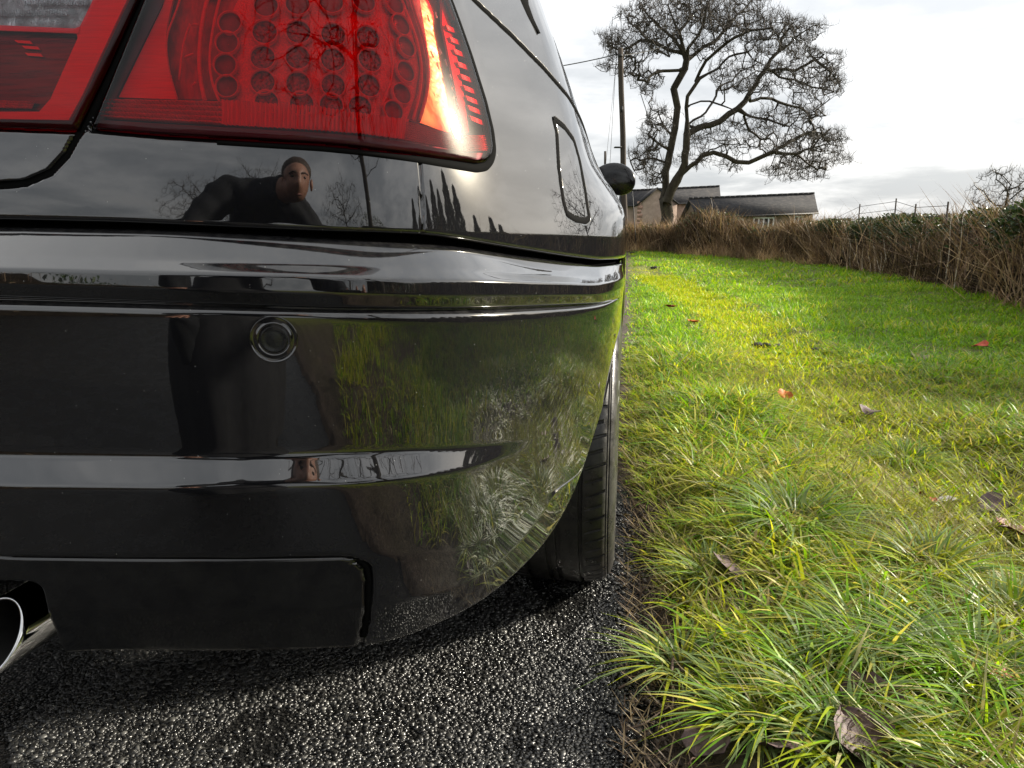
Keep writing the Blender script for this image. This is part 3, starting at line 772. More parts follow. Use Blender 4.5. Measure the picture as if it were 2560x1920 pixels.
# curved ribs
def ribtube(pl, r, off, mat, parent, name='rib'):
    q = upl(pl, off, 12); q = gsmooth(q, 2, 0); mb = MB(); mb.tube(surf(q[:, 0], q[:, 1], up_off(q[:, 0], q[:, 1]) + off), r, 8); return mb.build(name, mat, parent)
for pl, r_ in (([(460, -40), (445, 20), (414, 90), (415, 130), (425, 190), (443, 247)], .0012), ([(530, -40), (512, 20), (503, 70), (497, 150), (500, 200), (512, 250)], .0026),
               ([(560, -40), (540, 30), (527, 100), (522, 160), (530, 215), (548, 252)], .0016), ([(452, 150), (462, 139), (478, 133), (495, 131)], .0014),
               ([(476, 222), (484, 208), (497, 198)], .0014), ([(470, 62), (490, 62), (510, 60)], .0014),
               ([(448, 200), (452, 165), (456, 145), (452, 130), (462, 90), (475, 60)], .0012),
               ([(985, -60), (1008, 10), (1042, 95), (1056, 170), (1052, 228), (1032, 300)], .0018), ([(1016, -60), (1034, 20), (1062, 100), (1073, 170), (1069, 230), (1048, 303)], .0022),
               ([(948, 66), (975, 92), (985, 150), (980, 200), (952, 268)], .0014)):
    ribtube(pl, r_, .012, REDB, tl)

# inner lamp on the boot lid
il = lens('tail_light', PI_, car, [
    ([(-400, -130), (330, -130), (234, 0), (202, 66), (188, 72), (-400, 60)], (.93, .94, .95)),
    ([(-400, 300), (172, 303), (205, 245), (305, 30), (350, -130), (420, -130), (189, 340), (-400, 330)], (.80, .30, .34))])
il['label'] = 'inner red tail light with a clear reversing lamp'
housing('lamp_housing', PI_, il, .040, BLK)
plate('reflector', [(232, 0), (200, 66), (190, 74), (194, 95), (126, 247), (98, 279), (-230, 279), (-230, 294), (172, 300), (205, 240), (303, 30), (318, 0), (350, -80), (268, -80)], .010, REDB, il)
plate('reflector', [(-210, 58), (0, 63), (187, 71), (200, 66), (196, 84), (184, 83), (0, 76), (-210, 70)], .009, REDB, il)
plate('reversing_lamp', [(-190, -80), (268, -80), (232, 0), (200, 66), (187, 71), (0, 63), (-210, 58)], .022, CHR, il)
plate('dark_window', [(-210, 70), (0, 75), (184, 82), (193, 95), (126, 246), (98, 277), (-230, 277)], .016, DKW, il)
prism('prism_band', [(-100, 248), (0, 250), (88, 254)], [(-100, 268), (0, 270), (80, 272)], .012, 24, 3, .0016, REDD, il)
mb = MB()
for k, (px_, py_) in enumerate(((36, 104), (54, 118), (62, 136))):
    for dx in (0,):
        r = poly3([(px_, py_ - 4), (px_ + 38, py_ - 2), (px_ + 46, py_ + 6), (px_ + 8, py_ + 3)], .013, .002, 12); mb.add(r[0], r[1], r[2])
mb.build('reflector_facet', REDB, il, False)['kind'] = 'stuff'
mb = MB()
for k in range(34):
    x = -40 + k * 6.2; q = upl([(x, 24), (x + 1, 40)], .018, 30); mb.tube(surf(q[:, 0], q[:, 1], up_off(q[:, 0], q[:, 1]) + .018), .0009, 5)
for k in range(26):
    x = 60 + k * 6.2; q = upl([(x + 4, 2), (x + 2, 14)], .018, 30); mb.tube(surf(q[:, 0], q[:, 1], up_off(q[:, 0], q[:, 1]) + .018), .0009, 5)
mb.build('lens_flute', CHR, il)['kind'] = 'stuff'

# seals round lamp and pillar; dark strips stand for shade in lid and flap gaps
def pathof(P, sides):
    return np.vstack(sides)
def shifted(q, d):
    T = np.gradient(q, axis=0); T /= np.linalg.norm(T, axis=1)[:, None] + 1e-9
    return q + np.stack([T[:, 1], -T[:, 0]], 1) * d
rib('lamp_seal', np.vstack([shifted(np.vstack([PO.B[40:], PO.R[1:]]), .0040)]), [.006, .007, .008, .013, .015, .014, .013], -.0006, RUBBER, tl)
rib('lamp_seal', shifted(PO.B[::-1], -.0026)[::-1], .0065, .006, RUBBER, tl)
rib('lamp_seal', shifted(PO.L, -.0030), .006, .007, RUBBER, tl)
rib('lamp_seal', shifted(PI_.B, .0035), .007, .006, RUBBER, il)
rib('window_seal', g_pil, [.011, .011, .011, .010, .009, .009], -.0006, RUBBER, quarter, .002)
rib('lid_joint', g_lid, .0125, .0030, RUBBER, quarter, 0)
rib('flap_joint', flap, .0125, -.0008, RUBBER, quarter, 0)
qs = upl([(1300, -40), (1309, 0), (1326, 42), (1346, 84)], 0, 10)
if len(qs) > 3: rib('window_seal', qs, [.05, .04, .03, .006], -.001, RUBBER, quarter, .003)

for o_ in (tl, il): far_side(o_)['label'] = 'tail light on the far side of the car'
# parking sensor
h = hit(686, 848, lambda s, z: 0 * s + .003); so = float(bbase(h[0], h[1])) - .0003; P = surf(h[0], h[1], so)
e = 1e-3; ex = surf(h[0] + e, h[1], so) - P; ex /= np.linalg.norm(ex); ez = np.array([0, 0, 1.0]); nn = np.cross(ez, ex); nn /= np.linalg.norm(nn)
if nn @ (np.array([0, 0, CAMH]) - P) < 0: nn = -nn
def lathe(name, prof, mat, parent, P, ex, ez, nn, k=48, smooth=True):
    a = np.arange(k) * 2 * np.pi / k; circ = np.cos(a)[:, None] * ex + np.sin(a)[:, None] * ez
    V = np.concatenate([P + circ * r + nn * d for r, d in prof]); n = len(prof)
    i, j = np.meshgrid(np.arange(n - 1), np.arange(k), indexing='ij')
    F = np.stack([i * k + j, i * k + (j + 1) % k, (i + 1) * k + (j + 1) % k, (i + 1) * k + j], -1).reshape(-1, 4)
    return np_mesh(name, V, F, mat, parent, smooth)
rs = 58 / FPX * .80
sens = lathe('parking_sensor', [(rs * 1.0, -.002), (rs, .0006), (rs * .985, .0012), (rs * .955, .0008), (rs * .93, .0001), (rs * .74, .0002), (rs * .72, .0010), (rs * .66, .0009), (rs * .64, -.0022), (rs * .60, -.0026)], PAINT, bumper, P, ex, ez, nn, 64)
lathe('sensor_face', [(rs * .60, -.0026), (rs * .585, -.0006), (rs * .54, .0004), (rs * .50, -.0002), (rs * .3, .0003), (rs * .001, .0005)], simple('sensor_plastic', (.012, .013, .014), .25, nscale=200), sens, P, ex, ez, nn, 48)

insj = ins[(ins[:, 0] > .15) & (ins[:, 1] > zi(zB6, ins[:, 0]) + .004)]
rib('insert_joint', insj, [.0012, .0014, .0016, .0024, .006, .006, .006], .0022, RUBBER, bumper, 0, base=bbase)  # dark strip laid in the groove as its shade
# exhaust pipe
Pc = ray(-18, 1596); Pc = np.array([0, 0, CAMH]) + Pc * (.800 / Pc[1]); fw3 = np.array([FW[0], FW[1], 0]); ax3 = np.array([AX[0], AX[1], 0]); up3 = np.array([0, 0, 1.0])
k = 48; aa = np.arange(k) * 2 * np.pi / k
CHROME = M('chrome'); CHROME.bsdf((.62, .62, .62), .07, 1); CHROME.bump(CHROME.noise(8, 2), .1, .01); CHROME = CHROME.m
SOOT = simple('sooty_pipe_inside', (.01, .0095, .009), .7)
def pipe(sign):
    Vs = []
    for r_, d_, sl in ((.041, .25, 0), (.041, .005, 1), (.0415, -.006, 1), (.039, -.0085, 1), (.0365, -.006, 1), (.035, .01, 1), (.034, .22, 0)):
        Vs.append(Pc + (np.cos(aa)[:, None] * ax3 + np.sin(aa)[:, None] * up3) * r_ + fw3 * (d_ + sl * .034 * (np.sin(aa)[:, None])))
    V = np.concatenate(Vs)
    if sign < 0:
        ab = np.stack([(V[:, :2] - O2) @ AX, (V[:, :2] - O2) @ FW], 1); V = car2w(-ab[:, 0], ab[:, 1], V[:, 2])
    i, j = np.meshgrid(np.arange(6), np.arange(k), indexing='ij')
    F = np.stack([i * k + j, i * k + (j + 1) % k, (i + 1) * k + (j + 1) % k, (i + 1) * k + j], -1).reshape(-1, 4)
    mi = np.where(F.min(1) >= 4 * k, 1, 0)
    return np_mesh('exhaust_pipe', V, F, None, car, True, None, [CHROME, SOOT], mi)
pipe(1); pipe(-1)

# wheels
TYRE = M('tyre_rubber'); b = TYRE.bsdf((.016, .016, .017), .42, 0, 1.5)
f = TYRE.noise(60, 6, .7); TYRE.l(TYRE.ramp(f, [(.35, (.012, .012, .013)), (.7, (.045, .042, .038))]), b.inputs['Base Color'])
TYRE.l(TYRE.ramp(TYRE.noise(25, 5, .7), [(.35, (.22, .22, .22)), (.7, (.55, .55, .55))]), b.inputs['Roughness']); TYRE.bump(TYRE.noise(300, 3), .15, .002); TYRE = TYRE.m
ALLOY = simple('alloy_wheel', (.42, .43, .44), .3, .9)
WW = .235
def tyre_geo():
    # lateral profile from the outer bead over the tread to the inner bead: (x from the outer face, radius, zone)
    pr = [(.030, .222, 0), (.012, .226, 0), (.003, .250, 0), (.000, .268, 0), (.003, .284, 0), (.0085, .2975, 0), (.0115, .3005, 0), (.0125, .2985, 0), (.0138, .3020, 0), (.0155, .3065, 0), (.0175, .3060, 0), (.0185, .3090, 0), (.024, .3130, 1), (.032, .3155, 1), (.044, .3170, 1), (.056, .3175, 2),
          (.0600, .3176, 2), (.0608, .3105, 3), (.0675, .3105, 3), (.0683, .3178, 2), (.085, .318, 2), (.1028, .318, 2), (.1036, .311, 3), (.112, .311, 3), (.1128, .318, 2)]
    pr = pr + [(WW - x, r, z) for x, r, z in pr[::-1]]
    npit = 38; per = [0, .07, .10, .28, .46, .50, .56, .60, .80, .97]
    return pr, npit, per
def wheel(a_out, bc, sign=1, detail=True):
    W0 = car2w(sign * (a_out - .12), bc, RW)
    root = empty('wheel', tuple(map(float, W0)), car)
    pr, npit, per = tyre_geo()
    x = np.array([p[0] for p in pr]); r = np.array([p[1] for p in pr]); zn = np.array([p[2] for p in pr])
    ang = np.concatenate([(k + np.array(per)) / npit for k in range(npit)]); fr = np.tile(per, npit)
    r = r + (RW - .318)
    A, X = np.meshgrid(ang, x, indexing='ij'); Rr = np.broadcast_to(r, A.shape).copy(); FR = np.repeat(fr[:, None], len(x), 1)
    Zn = np.broadcast_to(zn, A.shape)
    main_g = (FR <= .08); half_g = (np.abs(FR - .53) < .035)
    Rr = Rr - np.where(main_g & (Zn == 1), .0048, 0) - np.where(half_g & (Zn == 1) & (X > .026) & (X < WW - .026), .0035, 0)
    shear = np.where(X < WW / 2, (X - .02), (WW - .02 - X)) * -.30 / .318 / (2 * np.pi)
    th = (A + shear) * 2 * np.pi
    a = sign * (a_out - X); bb = bc + Rr * np.sin(th); z = RW + Rr * np.cos(th)
    z = np.maximum(z, .001 + .0 * z)
    V = car2w(a, bb, z); n, m_ = A.shape
    i, j = np.meshgrid(np.arange(n), np.arange(m_ - 1), indexing='ij')
    F = np.stack([i * m_ + j, ((i + 1) % n) * m_ + j, ((i + 1) % n) * m_ + j + 1, i * m_ + j + 1], -1).reshape(-1, 4)
    t = np_mesh('tyre', V, F, TYRE, root, True)
    try:
        t.data.shade_smooth() if hasattr(t.data, 'shade_smooth') else None
        t.data.set_sharp_from_angle(angle=R(38))
    except Exception: pass
    mb = MB(); k = 40; aa = np.arange(k) * 2 * np.pi / k
    rows = [(.010, .226), (.004, .222), (.012, .208), (.05, .200), (.20, .205), (.225, .222)]
    Vs = np.concatenate([car2w(sign * (a_out - xx) + 0 * aa, bc + rr * np.sin(aa), RW + rr * np.cos(aa)) for xx, rr in rows])
    i, j = np.meshgrid(np.arange(len(rows) - 1), np.arange(k), indexing='ij')
    mb.add(Vs, F4=np.stack([i * k + j, i * k + (j + 1) % k, (i + 1) * k + (j + 1) % k, (i + 1) * k + j], -1).reshape(-1, 4))
    for s_ in range(5):
        for dq in (-.11, .11):
            q = s_ * 2 * np.pi / 5
            p0 = (.030, .03, q); p1 = (.016, .212, q + dq)
            mb.tube([car2w(sign * (a_out - xx), bc + rr * np.sin(t_), RW + rr * np.cos(t_)) for xx, rr, t_ in (p0, p1)], [.022, .015], 6)
    mb.tube([car2w(sign * (a_out - xx), bc, RW) for xx in (.015, .15)], .055, 20)
    mb.build('rim', ALLOY, root)
    return root
AO = HALF - .006
wheel(AO, bwheel, 1); wheel(AO, bwheel, -1); wheel(AO - .01, bfw, 1); wheel(AO - .01, bfw, -1)

# door mirrors
def mirror(sign):
    Pm = at_y(1536, 447, 3.02)
    am = (Pm[:2] - O2) @ AX; bm = (Pm[:2] - O2) @ FW
    u_, v_ = np.meshgrid(np.linspace(0, np.pi, 17), np.linspace(0, 2 * np.pi, 32, endpoint=False), indexing='ij')
    cz = np.cos(u_); sr = np.sin(u_)
    def se(c, p): return np.sign(c) * np.abs(c) ** p
    # axis of revolution along the car: flat back face, rounded nose
    x = .086 * se(sr, .8) * np.cos(v_); z = .064 * se(sr, .8) * np.sin(v_) * (1 + .12 * np.cos(v_)); y = np.where(cz < 0, -.022, .075) * np.abs(se(cz, .8))
    V = car2w(sign * (am + x - z * .05), bm - y * -1, Pm[2] + z - .10 * x)
    n, k = u_.shape; i, j = np.meshgrid(np.arange(n - 1), np.arange(k), indexing='ij')
    F = np.stack([i * k + j, i * k + (j + 1) % k, (i + 1) * k + (j + 1) % k, (i + 1) * k + j], -1).reshape(-1, 4)
    o = np_mesh('wing_mirror', V, F, simple('mirror_shell', (.006, .006, .007), .12, coat=.0), car)
    mb = MB(); q = [car2w(sign * (am + dx), bm + .03, Pm[2] + dz) for dx, dz in ((-.13, -.055), (-.075, -.052), (-.035, -.040), (-.022, -.028), (-.018, -.01))]
    mb.tube(q, [.030, .028, .026, .022, .010], 14); mb.build('mirror_foot', PAINT, o)
mirror(1); mirror(-1)
# ------------------------------------------------------------------ ground, lane, verge
def tz(y): return pchip([-900, 7, 10, 13, 19, 24, 32, 60, 150, 900], [0, 0, .008, .036, .185, .45, .85, 1.5, 2.0, 3.0], y)
A0 = gpt(1572, 1915)[:2]          # a point on the broken edge of the tarmac
def lat(x, y): return (x - A0[0]) * AX[0] + (y - A0[1]) * AX[1]     # metres to the right of the tarmac edge
def alo(x, y): return (x - A0[0]) * FW[0] + (y - A0[1]) * FW[1]
def wpt(l, f): return A0[0] + l * AX[0] + f * FW[0], A0[1] + l * AX[1] + f * FW[1]
_ph = rng.random((24, 3)) * 6.28
def fbm(x, y, sc, oct=4):
    v = 0; a = 1; s = 0
    for o in range(oct):
        for k in range(3):
            th = _ph[o * 3 + k, 0]; v = v + a * np.sin((x * np.cos(th) + y * np.sin(th)) * sc * (1 + .3 * k) + _ph[o * 3 + k, 1] + 1.3 * np.sin((x * np.sin(th) - y * np.cos(th)) * sc * .7 + _ph[o * 3 + k, 2]))
        s += 3 * a; a *= .55; sc *= 1.9
    return v / s * 2
def edge_w(f): return .012 * np.sin(f * 7.1) + .018 * np.sin(f * 2.3 + 1) + .008 * np.sin(f * 23)
track = np.array([gpt(x, y)[:2] for x, y in ((2900, 1600), (2560, 1340), (2330, 1160), (2180, 1080), (2050, 990), (1960, 910), (1850, 815), (1760, 760), (1660, 716), (1595, 690))])
def trackd(x, y): return poly_dist(x, y, track)
def vz(x, y):
    l = lat(x, y)
    up = .006 + .030 * sstep(.02, .35, l) + .022 * sstep(.1, .5, l) * fbm(x, y, 3.2) + .008 * sstep(.0, .2, l) * fbm(x + 9, y, 17, 3)
    r = np.hypot(x, y)
    up = up + .10 * sstep(3.2, 4.4, l) * sstep(0, 4, r)
    return tz(y) + up - .035 * (1 - sstep(.12, .42, trackd(x, y))) * sstep(.2, .6, l) + .004

gm = M('field_grass'); b = gm.bsdf((.05, .09, .02), .9, spec=.1)
gm.l(gm.ramp(gm.noise(.5, 6, .65), [(.3, (.035, .065, .014)), (.7, (.09, .13, .03))]), b.inputs['Base Color'])
ys = np.concatenate([[-900, -300, -100], np.arange(-40, 100, 2.0), [150, 300, 900]]); xs = np.concatenate([[-900, -200, -60], np.arange(-20, 21, 4.0), [60, 200, 900]])
X, Y = np.meshgrid(xs, ys, indexing='ij')
tag(np_mesh('ground', np.stack([X, Y, tz(Y) - .03], -1), grid_faces(len(xs), len(ys)), gm.m), kind='structure')

# lane: tar with the chippings showing
rd = M('wet_tarmac'); b = rd.bsdf((.02, .02, .02), .3, ior=1.5)
vo = rd.n('ShaderNodeTexVoronoi'); vo.inputs['Scale'].default_value = 170; vo.inputs['Randomness'].default_value = 1.0
tcn = rd.n('ShaderNodeTexCoord'); rd.l(tcn.outputs['Object'], vo.inputs['Vector'])
f = rd.noise(5, 6, .65)
rd.l(rd.mix(rd.ramp(f, [(.38, (0, 0, 0)), (.62, (1, 1, 1))]), rd.ramp(vo.outputs['Distance'], [(0, (.034, .033, .031)), (.6, (.006, .006, .006))]), rd.ramp(vo.outputs['Distance'], [(0, (.022, .022, .02)), (.6, (.005, .005, .005))])), b.inputs['Base Color'])
rd.l(rd.ramp(rd.noise(9, 5, .7), [(.35, (.12, .12, .12)), (.7, (.42, .42, .42))]), b.inputs['Roughness'])
bm = rd.n('ShaderNodeMath', operation='SUBTRACT'); bm.inputs[0].default_value = 1.0; rd.l(vo.outputs['Distance'], bm.inputs[1])
rd.bump(bm.outputs[0], .9, .004)
fs = np.concatenate([[-200, -60, -25], np.arange(-12, 40, 1.0), [60]]); ls = np.array([-5.2, -4.8, -3, -1.5, -.5, -.06, .10])
Lq, Fq = np.meshgrid(ls, fs, indexing='ij'); wx, wy = wpt(Lq, Fq)
lane_o = tag(np_mesh('lane', np.stack([wx, wy, tz(wy) + np.where(Lq > .05, -.012, 0)], -1), grid_faces(len(ls), len(fs))[:, ::-1], rd.m), kind='structure')

# loose-looking chippings bedded in the tar near the camera
ph_ = (1 + 5 ** .5) / 2
ico = np.array([[-1, ph_, 0], [1, ph_, 0], [-1, -ph_, 0], [1, -ph_, 0], [0, -1, ph_], [0, 1, ph_], [0, -1, -ph_], [0, 1, -ph_], [ph_, 0, -1], [ph_, 0, 1], [-ph_, 0, -1], [-ph_, 0, 1]]) / math.hypot(1, ph_)
icf = np.array([[0, 11, 5], [0, 5, 1], [0, 1, 7], [0, 7, 10], [0, 10, 11], [1, 5, 9], [5, 11, 4], [11, 10, 2], [10, 7, 6], [7, 1, 8], [3, 9, 4], [3, 4, 2], [3, 2, 6], [3, 6, 8], [3, 8, 9], [4, 9, 5], [2, 4, 11], [6, 2, 10], [8, 6, 7], [9, 8, 1]])
def stones(n, xy, rad, zoff, seed, flat=.55):
    g = np.random.default_rng(seed)
    V = np.repeat(ico[None], n, 0) * (1 + .62 * (g.random((n, 12, 1)) - .5))
    V = V * np.stack([.8 + .7 * g.random(n), .7 + .4 * g.random(n), flat * (.8 + .4 * g.random(n))], -1)[:, None]
    a = g.random(n) * 6.283; c, s_ = np.cos(a), np.sin(a)
    tl_ = g.normal(0, .22, n); ct, st_ = np.cos(tl_), np.sin(tl_)
    x, y, z = V[..., 0], V[..., 1], V[..., 2]
    y, z = y * ct[:, None] - z * st_[:, None], y * st_[:, None] + z * ct[:, None]
    x, y = x * c[:, None] - y * s_[:, None], x * s_[:, None] + y * c[:, None]
    V = np.stack([x, y, z], -1) * rad[:, None, None]
    V[..., 0] += xy[:, None, 0]; V[..., 1] += xy[:, None, 1]; V[..., 2] += zoff[:, None]
    F = (icf[None] + (np.arange(n) * 12)[:, None, None]).reshape(-1, 3)
    return V.reshape(-1, 3), F
g = np.random.default_rng(3)
n0 = 105000
xy = np.stack([g.uniform(-.85, .42, n0), g.uniform(.74, 2.0, n0)], 1)
l = lat(xy[:, 0], xy[:, 1]); fa = alo(xy[:, 0], xy[:, 1])
keep = (l < .040 + edge_w(fa)) & (l > -1.05) & (xy[:, 0] > -.80 * xy[:, 1]) & (xy[:, 0] < .25 * xy[:, 1] + .02) & (g.random(n0) < np.where(xy[:, 1] < 1.35, 1, .55))
holes = fbm(xy[:, 0], xy[:, 1], 10, 4) > .42
keep &= ~holes | (g.random(n0) < .15)
xy = xy[keep]; l = l[keep]; n0 = len(xy)
rad = np.where(g.random(n0) < .22, g.uniform(.0036, .0060, n0), .0014 + .0020 * g.random(n0))
Vst, Fst = stones(n0, xy, rad, tz(xy[:, 1]) + rad * .05, 5)
tone = np.where(g.random(n0) < .12, g.uniform(.05, .12, n0), np.clip(g.normal(.018, .012, n0), .005, .06))
warm = g.random(n0)[:, None]
cst = np.repeat(tone[:, None] * (np.array([1.0, .99, .93]) * (1 - .2 * warm) + np.array([1.05, .98, .86]) * .2 * warm), 12, 0)
sm = M('wet_chipping'); b = sm.bsdf((.04, .04, .04), .22, ior=1.62); sm.l(sm.vcol(), b.inputs['Base Color'])
sm.l(sm.ramp(sm.noise(7, 5, .7), [(.35, (.16, .16, .16)), (.72, (.52, .52, .52))]), b.inputs['Roughness']); sm.bump(sm.noise(900, 3), .25, .001)
tag(np_mesh('chippings', Vst, Fst, sm.m, None, False, cst), 'wet dark stone chippings bedded in the tar of the lane', 'stone chippings', kind='stuff')

# verge soil
vm = M('verge_soil'); b = vm.bsdf((.06, .045, .03), .75, spec=.3)
f1 = vm.noise(3.0, 7, .7); f2 = vm.noise(55, 5, .7)
c1 = vm.ramp(f2, [(.3, (.025, .018, .013)), (.55, (.085, .062, .045)), (.75, (.16, .125, .095))])
c2 = vm.ramp(f2, [(.3, (.07, .085, .012)), (.7, (.20, .21, .03))])
vm.l(vm.mix(vm.vcol(), c1, vm.mix(vm.ramp(f1, [(.34, (0, 0, 0)), (.5, (1, 1, 1))]), c1, c2)), b.inputs['Base Color']); vm.bump(f2, .8, .012)
fs = np.concatenate([np.arange(-30, -3, .8), np.arange(-3, 7, .06), np.arange(7, 34, .35)]); ls = np.concatenate([np.arange(-.10, 1.2, .025), np.arange(1.2, 9.5, .12)])
Lq, Fq = np.meshgrid(ls, fs, indexing='ij'); wx, wy = wpt(Lq, Fq)
Zq = vz(wx, wy) + np.where(Lq < .03 - .12 * sstep(.75, 2.2, Fq) + edge_w(Fq) + .012 * (1 - sstep(.4, 1.0, Fq)), -.02, 0) + .004 * fbm(wx, wy, 60, 3) * sstep(-.02, .05, Lq)
tag(np_mesh('verge', np.stack([wx, wy, Zq], -1), grid_faces(len(ls), len(fs))[:, ::-1], vm.m, None, True, np.repeat((sstep(.06, .22, Lq + .10 * sstep(.75, 2.2, Fq)) * np.clip(.10 + sstep(2.4, 4.2, np.hypot(wx, wy)) + .6 * (1 - sstep(.15, .5, trackd(wx, wy))), 0, 1)).reshape(-1, 1), 3, 1)), kind='structure')

MAUVE, RUST, ORG, DKB, SILV, OCH = (.105, .070, .068), (.30, .035, .012), (.48, .13, .015), (.085, .048, .042), (.50, .46, .44), (.36, .20, .02)
LEAVES = (
    (1845, 1445, .105, MAUVE, 'large mauve-brown leaf lying behind the yellowish tuft near the tyre'),
    (2015, 1595, .055, OCH, 'curled ochre yellow leaf standing in the grass mid verge'),
    (2180, 1800, .092, DKB, 'broad dark purple leaf under the blue-green tuft'),
    (2145, 1890, .085, DKB, 'dark purple-brown leaf at the very bottom of the verge'),
    (2510, 1735, .050, RUST, 'dark red leaf half hidden in grass at the near right end'),
    (2320, 1247, .050, RUST, 'glowing red leaf next to the silvery leaf'),
    (2368, 1257, .075, SILV, 'silvery pale underside of a leaf beside a red one'),
    (2490, 1252, .090, MAUVE, 'mauve leaf right of the silvery leaf'),
    (2548, 1325, .100, (.14, .03, .02), 'dark maroon leaf cut by the right edge of the verge'),
    (1815, 1298, .035, RUST, 'small red leaf left of the large arching tuft'),
    (1960, 1012, .060, ORG, 'orange leaf at the left side of the worn track'),
    (2172, 1040, .080, MAUVE, 'mauve leaf lying flat on the yellow worn track'),
    (2447, 880, .105, (.42, .06, .02), 'upright brick red leaf in the green grass before the hedge'),
    (2303, 905, .120, (.26, .18, .15), 'grey-brown leaf left of the brick red leaf'),
    (1677, 778, .130, RUST, 'rust brown leaf left of the worn track far up the verge'),
    (1732, 816, .110, ORG, 'bright orange leaf nearest to the rust brown one'),
    (1950, 1905, .065, MAUVE, 'brown leaf between the straw tuft and the bottom edge'),
    (1770, 1870, .065, MAUVE, 'flat damp leaf in the mud at the edge of the tarmac'))
LEAFP = np.array([list(gpt(q[0], q[1], .03)[:2]) + [q[2]] for q in LEAVES])
# ------------------------------------------------------------------ blades: grass, dead stalks, twigs
def blades(base, h, az, lean, bend, wid, col, coltip, seg=3, droop=0.0, twist=None):
    """ribbon blades; base (n,3), arrays of n"""
    n = len(base); t = np.linspace(0, 1, seg + 1)
    d = np.stack([np.cos(az), np.sin(az), 0 * az], 1); side = np.stack([-np.sin(az), np.cos(az), 0 * az], 1)
    if twist is not None:
        side = side * np.cos(twist)[:, None] + d * np.sin(twist)[:, None]
    V = np.zeros((n, 2 * seg + 1, 3)); C = np.zeros((n, 2 * seg + 1, 3))
    for k, tk in enumerate(t):
        hor = lean * tk + bend * tk ** 2.0
        ver = tk * np.sqrt(np.maximum(1 - (lean * .8) ** 2, .1)) - .55 * np.minimum(bend, 1.6) * tk ** 2.4
        p = base + h[:, None] * (d * hor[:, None]) ; p[:, 2] += h * ver
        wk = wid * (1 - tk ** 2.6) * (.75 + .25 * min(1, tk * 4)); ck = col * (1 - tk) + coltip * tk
        if k < seg:
            V[:, 2 * k] = p - side * wk[:, None] / 2; V[:, 2 * k + 1] = p + side * wk[:, None] / 2; C[:, 2 * k] = ck; C[:, 2 * k + 1] = ck
        else:
            V[:, 2 * k] = p; C[:, 2 * k] = ck
    o = np.arange(n)[:, None] * (2 * seg + 1)
    F4 = np.concatenate([o + np.array([2 * k, 2 * k + 1, 2 * k + 3, 2 * k + 2])[None] for k in range(seg - 1)]) if seg > 1 else np.zeros((0, 4), int)
    F3 = o + np.array([2 * seg - 2, 2 * seg - 1, 2 * seg])[None]
    return V.reshape(-1, 3), F3, F4, C.reshape(-1, 3)
def blade_obj(name, parts, mat, parent=None, smooth=True):
    V = []; F3 = []; F4 = []; C = []; n = 0
    for v, f3, f4, c in parts:
        V.append(v); F3.append(f3 + n); F4.append(f4 + n); C.append(c); n += len(v)
    return np_mesh(name, np.concatenate(V), [np.concatenate(F3), np.concatenate(F4)], mat, parent, smooth, np.concatenate(C))
def leafy(name, rough=.4, trans=.45, spec=.5):
    m = M(name); c = m.vcol()
    b = m.bsdf((.1, .2, .02), rough, spec=spec); m.l(c, b.inputs['Base Color'])
    tr = m.n('ShaderNodeBsdfTranslucent'); m.l(m.mix(1.0, c, (1.25, 1.2, .7), 'MULTIPLY'), tr.inputs[0])
    mx = m.n('ShaderNodeMixShader'); mx.inputs[0].default_value = trans
    m.l(b.outputs[0], mx.inputs[1]); m.l(tr.outputs[0], mx.inputs[2]); m.l(mx.outputs[0], m.out.inputs[0]); return m.m
GRASS = leafy('grass_blade', .45, .45, .28)
STALK = leafy('dead_stalk', .7, .15, .2)
GREEN = np.array([[.125, .285, .006], [.190, .370, .007], [.270, .420, .010], [.110, .230, .030], [.200, .300, .090]])
YELL = np.array([[.400, .450, .014], [.480, .470, .030], [.340, .430, .014], [.520, .480, .100], [.540, .500, .240]])
def grass_cols(n, yel, g):
    pick = g.random(n) < yel
    a = GREEN[g.choice(5, n, p=[.3, .28, .2, .12, .10])]; bq = YELL[g.choice(5, n, p=[.3, .22, .22, .16, .10])]
    c = np.where(pick[:, None], bq, a) * (.85 + .6 * g.random((n, 1)))
    return c
hedge_path = 1.05 * np.array([[3.7, -30], [3.75, -12], [3.9, -4], [4.15, 0], [4.5, 3.5], [4.92, 6.8], [6.0, 9.8], [6.95, 13], [7.6, 17], [7.75, 19.3], [6.9, 22], [5.7, 24.2], [4.2, 26], [2.5, 27.5]])
def hedge_side(x, y):
    """distance to the right of the hedge foot line (positive = under the hedge)"""
    yy = np.clip(y, -30, 20.2); hx = np.interp(yy, hedge_path[:10, 1], hedge_path[:10, 0])
    far = (y > 20.2)
    hx2 = np.interp(y, hedge_path[9:, 1], hedge_path[9:, 0])
    return x - np.where(far, hx2, hx)
def scatter(n, r0, r1, az0, az1, g):
    r = np.sqrt(g.uniform(r0 ** 2, r1 ** 2, n)); a = g.uniform(az0, az1, n)
    x, y = r * np.sin(a), r * np.cos(a); l = lat(x, y); f = alo(x, y)
    k = (l > .050 + .035 * (1 - sstep(.25, .8, f)) - .085 * sstep(.75, 2.2, f) + edge_w(f) + .03 * np.abs(fbm(x, y, 5, 2))) & (hedge_side(x, y) < .25)
    return np.stack([x, y], 1)[k]
